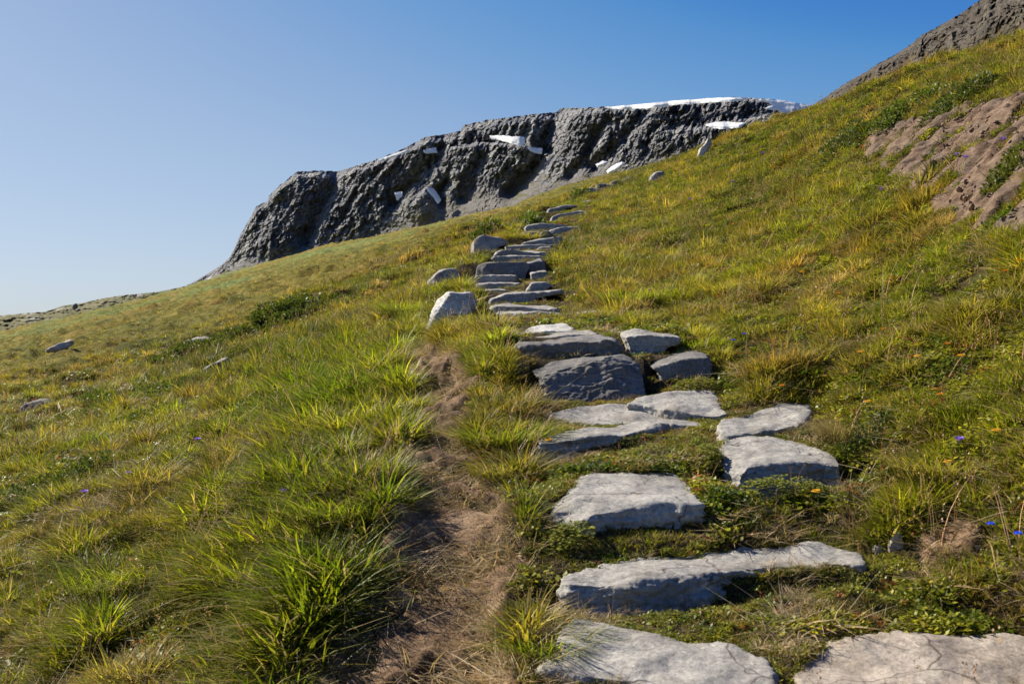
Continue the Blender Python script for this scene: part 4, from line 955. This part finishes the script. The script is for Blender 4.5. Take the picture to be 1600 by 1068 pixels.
def stalk(seed, h):
    r = np.random.default_rng(seed); V, Fq, A_ = blades(3, h, .0022, .02, .15, .25, seed, 4)
    V = list(map(tuple, V)); Fq = list(map(tuple, Fq)); A_ = list(map(tuple, A_))
    for b in range(3):                                                   # a small seed head on each stalk
        tip = np.array(V[b * 10 + 8])
        for q in range(7):
            c = tip + np.array([r.normal(0, .003), r.normal(0, .003), -q * .005 + .004]); L = .007; a = r.uniform(0, 6.28)
            d = np.array([math.cos(a) * .5, math.sin(a) * .5, .8]); s = np.array([-math.sin(a), math.cos(a), 0]); k = len(V)
            V += [tuple(c), tuple(c + d * L * .5 + s * .0028), tuple(c + d * L), tuple(c + d * L * .5 - s * .0028)]; Fq.append((k, k + 1, k + 2, k + 3)); A_ += [(.7, .9, .2)] * 4
    return np.array(V), np.array(Fq), np.array(A_)
def f_stalk(x, y, px, py, corr):
    ok = free(x, y, .0) & slab_free(x, y) & (sPATH(x, y) < 0) & (fbm(x / .8, y / .8, 0, 621, 3) > -.1)
    t = mixc((.22, .12, .06), (.40, .28, .16), rng.uniform(size=len(x)))
    return ok, np.where(corr, .6, 1) * rng.uniform(.7, 1.2, len(x)) * (1 + .02 * np.hypot(x, y)), t, 0
other('seed_stalks', [stalk(51, .24), stalk(52, .19), stalk(53, .28)], M['straw'], 6500, 1.9, 26, 1.0, f_stalk, 'thin brown seed stalks rising over the grass', .12)

# ------------------------------------------------------------ tussocks, shrubs and stonecrop that stand out
def tussock(px, py, h, rad, nb, mat, label, seed, w=.005, lean=.5, Y=None):
    x, y, z = hit(px, py) if Y is None else ((px - 800) / F * Y, Y, 0)
    z = float(ground_z(np.array([x]), np.array([y]))[0])
    V, Fq, A_ = blades(nb, h * .66, w * 1.1, rad * 1.6, lean * 1.25, 1.0, seed, 5)
    o = bvmesh('grass_tussock', V, Fq, A_, mat); o.location = (x, y, z - .015)
    return tag(o, label, 'grass tussock', 'big grass tussocks on the slope')
tussock(735, 520, .34, .17, 800, M['tus_olive'], 'big olive tussock in front of the tall pale boulder', 301, .006)
tussock(645, 490, .32, .22, 900, M['tus_green'], 'dark green tussock left of the tall pale boulder', 302, .007)
tussock(792, 690, .26, .13, 800, M['tus_green'], 'bright green tussock between the soil path and the steps', 303)
tussock(800, 735, .16, .12, 700, M['tus_olive'], 'low yellow-green tussock at the left end of the overhanging slab', 304)
tussock(1345, 672, .19, .12, 900, M['tus_tawny'], 'tawny hairy tussock right of the flat pale slab', 305, .0028, .35)
tussock(585, 690, .24, .16, 1000, M['tus_green'], 'tall green tussock leaning over the path by its narrow upper part', 306)
tussock(545, 800, .20, .15, 1000, M['tus_green'], 'tall green tussock left of the middle of the soil path', 307)
tussock(470, 940, .13, .14, 1000, M['tus_green'], 'large lush tussock left of the lower path near the bottom', 308)
tussock(850, 1010, .15, .07, 450, M['tus_green'], 'green tussock beside the left end of the lowest grey slab', 309)
tussock(1480, 740, .20, .13, 800, M['tus_olive'], 'yellow-green tussock right of the steps below a yellow flower', 310)
tussock(1090, 540, .17, .13, 500, M['tus_green'], 'small green tussock beside the pale angular stone', 311)
tussock(1010, 470, .26, .25, 700, M['tus_green'], 'spreading light green tussock right of the thin step edges', 312, .009)
tussock(815, 398, .28, .2, 500, M['tus_olive'], 'olive tussock above the smooth grey boulder', 313, .012, Y=16.9)
tussock(480, 615, .26, .25, 800, M['tus_green'], 'rounded green tussock alone on the left slope', 314, .007)
tussock(200, 900, .26, .18, 900, M['tus_green'], 'wide green tussock low in the left corner area', 315)
tussock(650, 925, .07, .03, 26, M['tus_green'], 'tiny bright green sprout in the bare soil path', 316)
tussock(1230, 1066, .05, .05, 160, M['tus_tawny'], 'small dry tuft in the gap between the two lowest slabs', 317, .003)

def shrub(px, py, rx, ry, h, nl, size, mat, label, seed, Y=None):
    if Y is None: x, y, _ = hit(px, py)
    else: x, y = (px - 800) / F * Y, Y
    r = np.random.default_rng(seed)
    z = float(ground_z(np.array([x]), np.array([y]))[0])
    root = empty('shrub', (x, y, z)); tag(root, label, 'shrub', 'low shrubs on the slope')
    V = []; Fq = []; A_ = []; tw = []; tf = []
    nc = 26
    ca = r.uniform(0, 6.283, nc); cr = np.sqrt(r.uniform(0, 1, nc)); cxy = np.stack([np.cos(ca) * cr * rx, np.sin(ca) * cr * ry], 1); ch = h * (1 - cr ** 2 * .7) * r.uniform(.55, 1.15, nc)
    cz = ground_z(cxy[:, 0] + x, cxy[:, 1] + y) - z
    for c in range(nc):
        rad = .30 * min(rx, ry) + .1 * h
        for _ in range(nl // nc):
            d = r.normal(size=3); d /= np.linalg.norm(d); q = rad * r.uniform(.5, 1) ** .5
            p = np.array([cxy[c, 0] + d[0] * q, cxy[c, 1] + d[1] * q, cz[c] + ch[c] * .65 + d[2] * min(q, ch[c] * .5)])
            if p[2] < cz[c] - .01: continue
            e = r.normal(size=3) * .6 + d * .7 + np.array([0, 0, .4]); e /= np.linalg.norm(e); s = np.cross(e, r.normal(size=3)); s /= np.linalg.norm(s)
            L = size * r.uniform(.6, 1.4); k = len(V); V += [p, p + e * L * .5 + s * L * .26, p + e * L, p + e * L * .5 - s * L * .26]; A_ += [(r.uniform(), .7, r.uniform())] * 4; Fq.append((k, k + 1, k + 2, k + 3))
        a0 = np.array([cxy[c, 0] * .35, cxy[c, 1] * .35, -.01]); a1 = np.array([cxy[c, 0], cxy[c, 1], cz[c] + ch[c] * .8]); k = len(tw); t_ = .006 + .01 * min(rx, ry)
        for q in (a0, a1):
            f = 1 if q is a0 else .35
            tw += [q + np.array([t_ * f, 0, 0]), q + np.array([-t_ * f * .5, t_ * f * .8, 0]), q + np.array([-t_ * f * .5, -t_ * f * .8, 0])]
        tf += [(k, k + 1, k + 4, k + 3), (k + 1, k + 2, k + 5, k + 4), (k + 2, k, k + 3, k + 5)]
    o = bvmesh('foliage', np.array(V), np.array(Fq), np.array(A_), mat); o.parent = root
    mesh('stem', np.array(tw), np.array(tf), M['twig'], root)
shrub(763, 372, .30, .3, .42, 1800, .06, M['shrub_dark'], 'round dark green bush above the smooth grey boulder', 401, 19.5)
shrub(824, 378, .3, .3, .3, 1200, .06, M['shrub_green'], 'lighter bush right of the round dark bush, at the edge of the steps', 402, 19.0)
shrub(907, 310, .25, .3, .3, 700, .07, M['shrub_dark'], 'small dark bush left of the topmost stone group', 403, 27.0)
shrub(440, 497, 1.1, .8, .15, 7000, .055, M['shrub_dark'], 'wide dark shrub patch around the grey pointed stone on the left slope', 404)
shrub(400, 520, 1.0, .7, .13, 5500, .055, M['shrub_dark'], 'dark creeping shrub patch downhill of the wide one', 405)
shrub(310, 548, 1.1, .8, .2, 6000, .06, M['shrub_dark'], 'dark creeping shrub behind the flat pale slab stone on the left slope', 406)
shrub(215, 625, .75, 1.0, .16, 8000, .035, M['shrub_green'], 'long yellow-green shrub mat in the middle of the left slope', 407)
shrub(105, 760, .42, .5, .13, 5000, .026, M['shrub_dark'], 'dark shrub clump near the left edge of the photo', 408)
shrub(250, 655, .4, .5, .12, 3000, .03, M['shrub_dark'], 'small dark shrub clump just below the yellow-green mat', 409)
shrub(420, 640, .35, .5, .13, 3000, .03, M['shrub_green'], 'green leafy shrub beside the rounded lone tussock', 410)
shrub(1355, 700, .12, .1, .12, 1500, .018, M['shrub_dark'], 'small dark leafy clump below the tawny tussock', 411)
shrub(1320, 238, .42, .35, .30, 3500, .035, M['shrub_dark'], 'dark overhanging shrub at the left rim of the red-brown rock', 412)
shrub(1590, 275, .2, .18, .16, 1500, .03, M['shrub_dark'], 'dark shrub tuft on the red-brown rock at the right edge', 413)
shrub(1420, 182, .6, .3, .3, 3500, .04, M['shrub_green'], 'leafy shrub along the upper rim of the red-brown rock', 414)
shrub(1500, 165, .5, .3, .22, 3000, .04, M['shrub_dark'], 'dark shrub above the red-brown rock near the right edge', 415)
for lb, px, py, rx, ry, h, nl in [('yellow-green stonecrop cushion below the shaded front of the blocky stone', 1235, 785, .2, .09, .075, 3500), ('stonecrop growing in the gap between the overhanging slab and the blocky stone', 1105, 715, .06, .12, .06, 1500),
                              ('bright stonecrop left of the long narrow step', 885, 845, .11, .1, .06, 1800), ('stonecrop cushion right of the small stone by the dark riser', 1085, 605, .14, .1, .05, 1200),
                              ('stonecrop under the middle of the overhanging slab', 1010, 712, .12, .05, .05, 1200)]:
    x, y, _ = hit(px, py); r = np.random.default_rng(int(px)); V = []; Fq = []; A_ = []
    z0 = float(ground_z(np.array([x]), np.array([y]))[0])
    for _ in range(nl // 6):                                            # little rosettes of fleshy leaves
        a = r.uniform(0, 6.28); q = math.sqrt(r.uniform()); cx, cy = math.cos(a) * q * rx, math.sin(a) * q * ry
        gz = float(base_z(np.array([x + cx]), np.array([y + cy]))[0] - base_z(np.array([x]), np.array([y]))[0])
        c = np.array([cx, cy, gz + h * (1 - q * q * .8) * r.uniform(.3, 1.1)]); rv = r.uniform()
        for b in range(6):
            a2 = b * 1.047 + rv * 6; d = np.array([math.cos(a2), math.sin(a2), r.uniform(.1, .7)]); s = np.array([-math.sin(a2), math.cos(a2), 0]); L = .010; k = len(V)
            V += [c, c + d * L * .5 + s * L * .35, c + d * L, c + d * L * .5 - s * L * .35]; A_ += [(rv, .7, .3)] * 4; Fq.append((k, k + 1, k + 2, k + 3))
    o = bvmesh('stonecrop', np.array(V), np.array(Fq), np.array(A_), M['moss']); o.location = (x, y, z0); tag(o, lb, 'stonecrop', 'stonecrop cushions between the steps')

# ------------------------------------------------------------ flowers
def flower(px, py, kind, label, h=.16):
    """placed so that the bloom shows at this spot; its stem stands in the turf below"""
    x, y, z = hit(px, py + 18)
    for _ in range(40):
        gz = float(ground_z(np.array([(px - 800) / F * y]), np.array([y]))[0]); zb = (HY - py) / F * y
        if zb - gz > h: y *= 1.01
        elif zb - gz < h * .7: y *= .99
        else: break
    x = (px - 800) / F * y; gz = float(ground_z(np.array([x]), np.array([y]))[0]); zb = (HY - py) / F * y; H = max(.05, zb - gz)
    root = empty(kind + '_flower', (x, y, gz)); tag(root, label, 'flower', 'small wild flowers in the grass')
    r = np.random.default_rng(int(px * 7 + py))
    bend = r.uniform(-.02, .02); V = []; Fq = []
    for s in range(5):
        t = s / 4; c = np.array([bend * t * t, 0, H * t - .01 * (1 - t)])
        for q in range(4): V.append(c + np.array([math.cos(q * 1.5708), math.sin(q * 1.5708), 0]) * (.0016 - .0006 * t))
    for s in range(4):
        for q in range(4): Fq.append((s * 4 + q, s * 4 + (q + 1) % 4, s * 4 + 4 + (q + 1) % 4, s * 4 + 4 + q))
    mesh('stem', np.array(V), np.array(Fq), M['stem'], root)
    V = []; Fq = []; c = np.array([bend, 0, H]); np_, L, wd, up = {'yellow': (16, .014, .35, .35), 'orange': (14, .012, .35, .5), 'purple': (6, .015, .8, .9), 'blue': (5, .011, .8, .25)}[kind]
    L *= 1.65 * (1 + .04 * max(0, y - 4))
    for lay in range(2):
        for q in range(np_):
            a = q * 6.283 / np_ + lay * .3; u_ = up + lay * .5; d = np.array([math.cos(a), math.sin(a), u_]); s = np.array([-math.sin(a), math.cos(a), 0]); k = len(V); l2 = L * (1 - .25 * lay)
            V += [c, c + d * l2 * .6 + s * l2 * wd * .5, c + d * l2 - np.array([0, 0, l2 * .3]), c + d * l2 * .6 - s * l2 * wd * .5]; Fq.append((k, k + 1, k + 2, k + 3))
    mesh('petals', np.array(V), np.array(Fq), M[kind], root)
for a in [(1480,722,'yellow','yellow hawkbit bloom right of the small dark leafy clump'),(1550,673,'yellow','yellow bloom above right of the purple bell'),(1500,689,'purple','single purple bell flower right of the steps'),
          (1592,833,'blue','bright blue gentian at the right edge near the bottom'),(1552,818,'blue','tiny blue gentian left of the bright one'),(1148,531,'blue','deep blue gentian right of the pale angular stone'),(1163,521,'blue','second small gentian above the deep blue one'),
          (1555,407,'orange','orange bloom near the right edge below the rock, left one of a pair'),(1590,408,'orange','orange bloom at the right edge below the rock, right one of a pair'),(1570,424,'orange','orange bloom just beneath the orange pair'),
          (1306,459,'orange','lone orange bloom on the upper right turf'),(1347,550,'yellow','yellow bloom in the middle of the right turf'),(1436,557,'yellow','yellow bloom between two others on the right turf'),(1504,556,'yellow','yellow bloom rightmost of the row across the right turf'),
          (1384,515,'orange','orange bloom above the row of yellow blooms'),(1483,538,'orange','small orange bloom over the rightmost yellow of the row'),(1225,603,'orange','orange bloom in the tufts above the flat pale slab'),(1475,617,'orange','orange bloom above the lone yellow hawkbit'),
          (1358,628,'yellow','pale yellow bloom by the tawny tussock'),(858,688,'yellow','yellow bloom at the left end of the overhanging slab'),(1283,768,'yellow','yellow bloom on the stonecrop under the blocky stone'),
          (1495,243,'purple','violet bell on the red-brown rock, upper one'),(1508,247,'purple','violet bell on the red-brown rock, right one'),(1570,219,'purple','violet bell near the right edge on the rock'),(1375,297,'purple','violet bell below the overhanging shrub'),
          (1192,240,'purple','violet bell near the skyline right of the standing stone'),(1143,285,'purple','dark violet bell on the upper slope'),(1079,312,'purple','violet bell high on the slope left of the standing stone'),(1240,172,'purple','violet bell on the brow near the snowfield'),
          (137,770,'purple','pale violet bell beside the dark left clump'),(201,741,'purple','violet bell low on the left slope'),(480,509,'purple','violet bell below the wide dark shrub patch'),(308,688,'purple','violet bell in the middle of the left slope'),(448,769,'purple','violet bell among the lush left grass'),
          (1040,395,'yellow','yellow bloom right of the middle of the stair'),(1180,365,'yellow','yellow bloom on the upper turf'),(1395,378,'orange','orange bloom below the red-brown rock rim'),(1253,425,'yellow','yellow bloom on the turf above the lone orange one'),(912,400,'yellow','pale yellow bloom close to the right of the stair')]:
    flower(*a)

# ------------------------------------------------------------ two walkers far off
def walker(px, feet, hgt, jacket, label, seed, stride):
    Y = 350.0
    x = (px - 800) / F * Y; z = (HY - feet) / F * Y
    gz = float(ground_z(np.array([x]), np.array([Y]), False)[0]); z = max(z, gz - .05)
    k = hgt / 1.75
    J = {'pelvis': (0, 0, .95), 'waist': (0, 0, 1.1), 'chest': (0, .0, 1.32), 'neck': (0, -.01, 1.5), 'chin': (0, -.03, 1.58), 'head': (0, -.03, 1.68),
         'hl': (-.1, 0, .9), 'kl': (-.11, -stride * .6, .5), 'al': (-.11, stride * .3 - stride, .08), 'tl': (-.11, -stride * .7 - .16, .03), 'hr': (.1, 0, .9), 'kr': (.11, stride * .2, .5), 'ar': (.11, stride, .10), 'tr': (.11, stride - .15, .03),
         'sl': (-.2, 0, 1.42), 'el': (-.26, .08, 1.14), 'wl': (-.25, -.06, .92), 'fl': (-.25, -.1, .84), 'sr': (.2, 0, 1.42), 'er': (.26, .02, 1.14), 'wr': (.25, -.14, .96), 'fr': (.25, -.19, .89)}
    E = [('pelvis','waist'),('waist','chest'),('chest','neck'),('neck','chin'),('chin','head'),('pelvis','hl'),('hl','kl'),('kl','al'),('al','tl'),('pelvis','hr'),('hr','kr'),('kr','ar'),('ar','tr'),('chest','sl'),('sl','el'),('el','wl'),('wl','fl'),('chest','sr'),('sr','er'),('er','wr'),('wr','fr')]
    rad = {'pelvis': .15, 'waist': .14, 'chest': .17, 'neck': .06, 'chin': .07, 'head': .10, 'hl': .10, 'kl': .065, 'al': .045, 'tl': .04, 'hr': .10, 'kr': .065, 'ar': .045, 'tr': .04, 'sl': .07, 'el': .05, 'wl': .035, 'fl': .03, 'sr': .07, 'er': .05, 'wr': .035, 'fr': .03}
    nm = list(J); me = bpy.data.meshes.new('person'); me.from_pydata([tuple(c * k for c in J[q]) for q in nm], [(nm.index(a), nm.index(b)) for a, b in E], [])
    o = bpy.data.objects.new('person', me); C.objects.link(o)
    s = o.modifiers.new('skin', 'SKIN'); o.modifiers.new('sub', 'SUBSURF').levels = 1
    for i, q in enumerate(nm): me.skin_vertices[0].data[i].radius = (rad[q] * k,) * 2; me.skin_vertices[0].data[i].use_root = (q == 'pelvis')
    m2 = bpy.data.meshes.new_from_object(o.evaluated_get(bpy.context.evaluated_depsgraph_get())); o.modifiers.clear(); o.data = m2
    m2.materials.clear(); m2.materials.append(M['cloth_dark']); m2.polygons.foreach_set('use_smooth', np.ones(len(m2.polygons), bool))
    o.location = (x, Y, z); o.rotation_euler = (0, 0, R(200)); tag(o, label, 'person', None)
    def blob(name, c, rx, ry, rz, mat):
        bm = bmesh.new(); bmesh.ops.create_uvsphere(bm, u_segments=12, v_segments=8, radius=1)
        for v in bm.verts: v.co = Vector((c[0] + v.co.x * rx, c[1] + v.co.y * ry, c[2] + v.co.z * rz)) * k
        q = bpy.data.meshes.new(name); bm.to_mesh(q); bm.free(); q.materials.append(mat); w = bpy.data.objects.new(name, q); C.objects.link(w); w.parent = o
    blob('jacket', (0, 0, 1.25), .215, .165, .29, jacket); blob('backpack', (0, .2, 1.28), .16, .13, .26, M['pack']); blob('hair', (0, -.015, 1.72), .108, .115, .09, M['hair'])
walker(745.3, 335, 1.72, M['cloth_dark'], 'distant hiker in dark clothes, left one of two on the brow', 1, .22)
walker(754, 332.5, 1.80, M['cloth_red'], 'distant hiker in reddish dark jacket, right one of two on the brow', 2, .3)

# ------------------------------------------------------------ the air between here and the cliffs
def haze(density=.00003):
    V = [(a, b, c) for c in (-90, 900) for a, b in ((-2700, -2700), (2700, -2700), (2700, 2700), (-2700, 2700))]
    me = bpy.data.meshes.new('haze'); me.from_pydata(V, [], [(0, 3, 2, 1), (4, 5, 6, 7), (0, 1, 5, 4), (1, 2, 6, 5), (2, 3, 7, 6), (3, 0, 4, 7)])
    o = bpy.data.objects.new('haze', me); C.objects.link(o)
    m = bpy.data.materials.new('thin_air'); m.use_nodes = True; t = m.node_tree; t.nodes.clear(); out = t.nodes.new('ShaderNodeOutputMaterial'); v = t.nodes.new('ShaderNodeVolumePrincipled')
    v.inputs['Color'].default_value = (.75, .85, 1, 1); v.inputs['Density'].default_value = density; v.inputs['Anisotropy'].default_value = .3
    t.links.new(v.outputs[0], out.inputs['Volume']); me.materials.append(m)
    tag(o, 'thin blue air between the camera and the mountains', kind='stuff')
HAZE = False
if HAZE: haze()
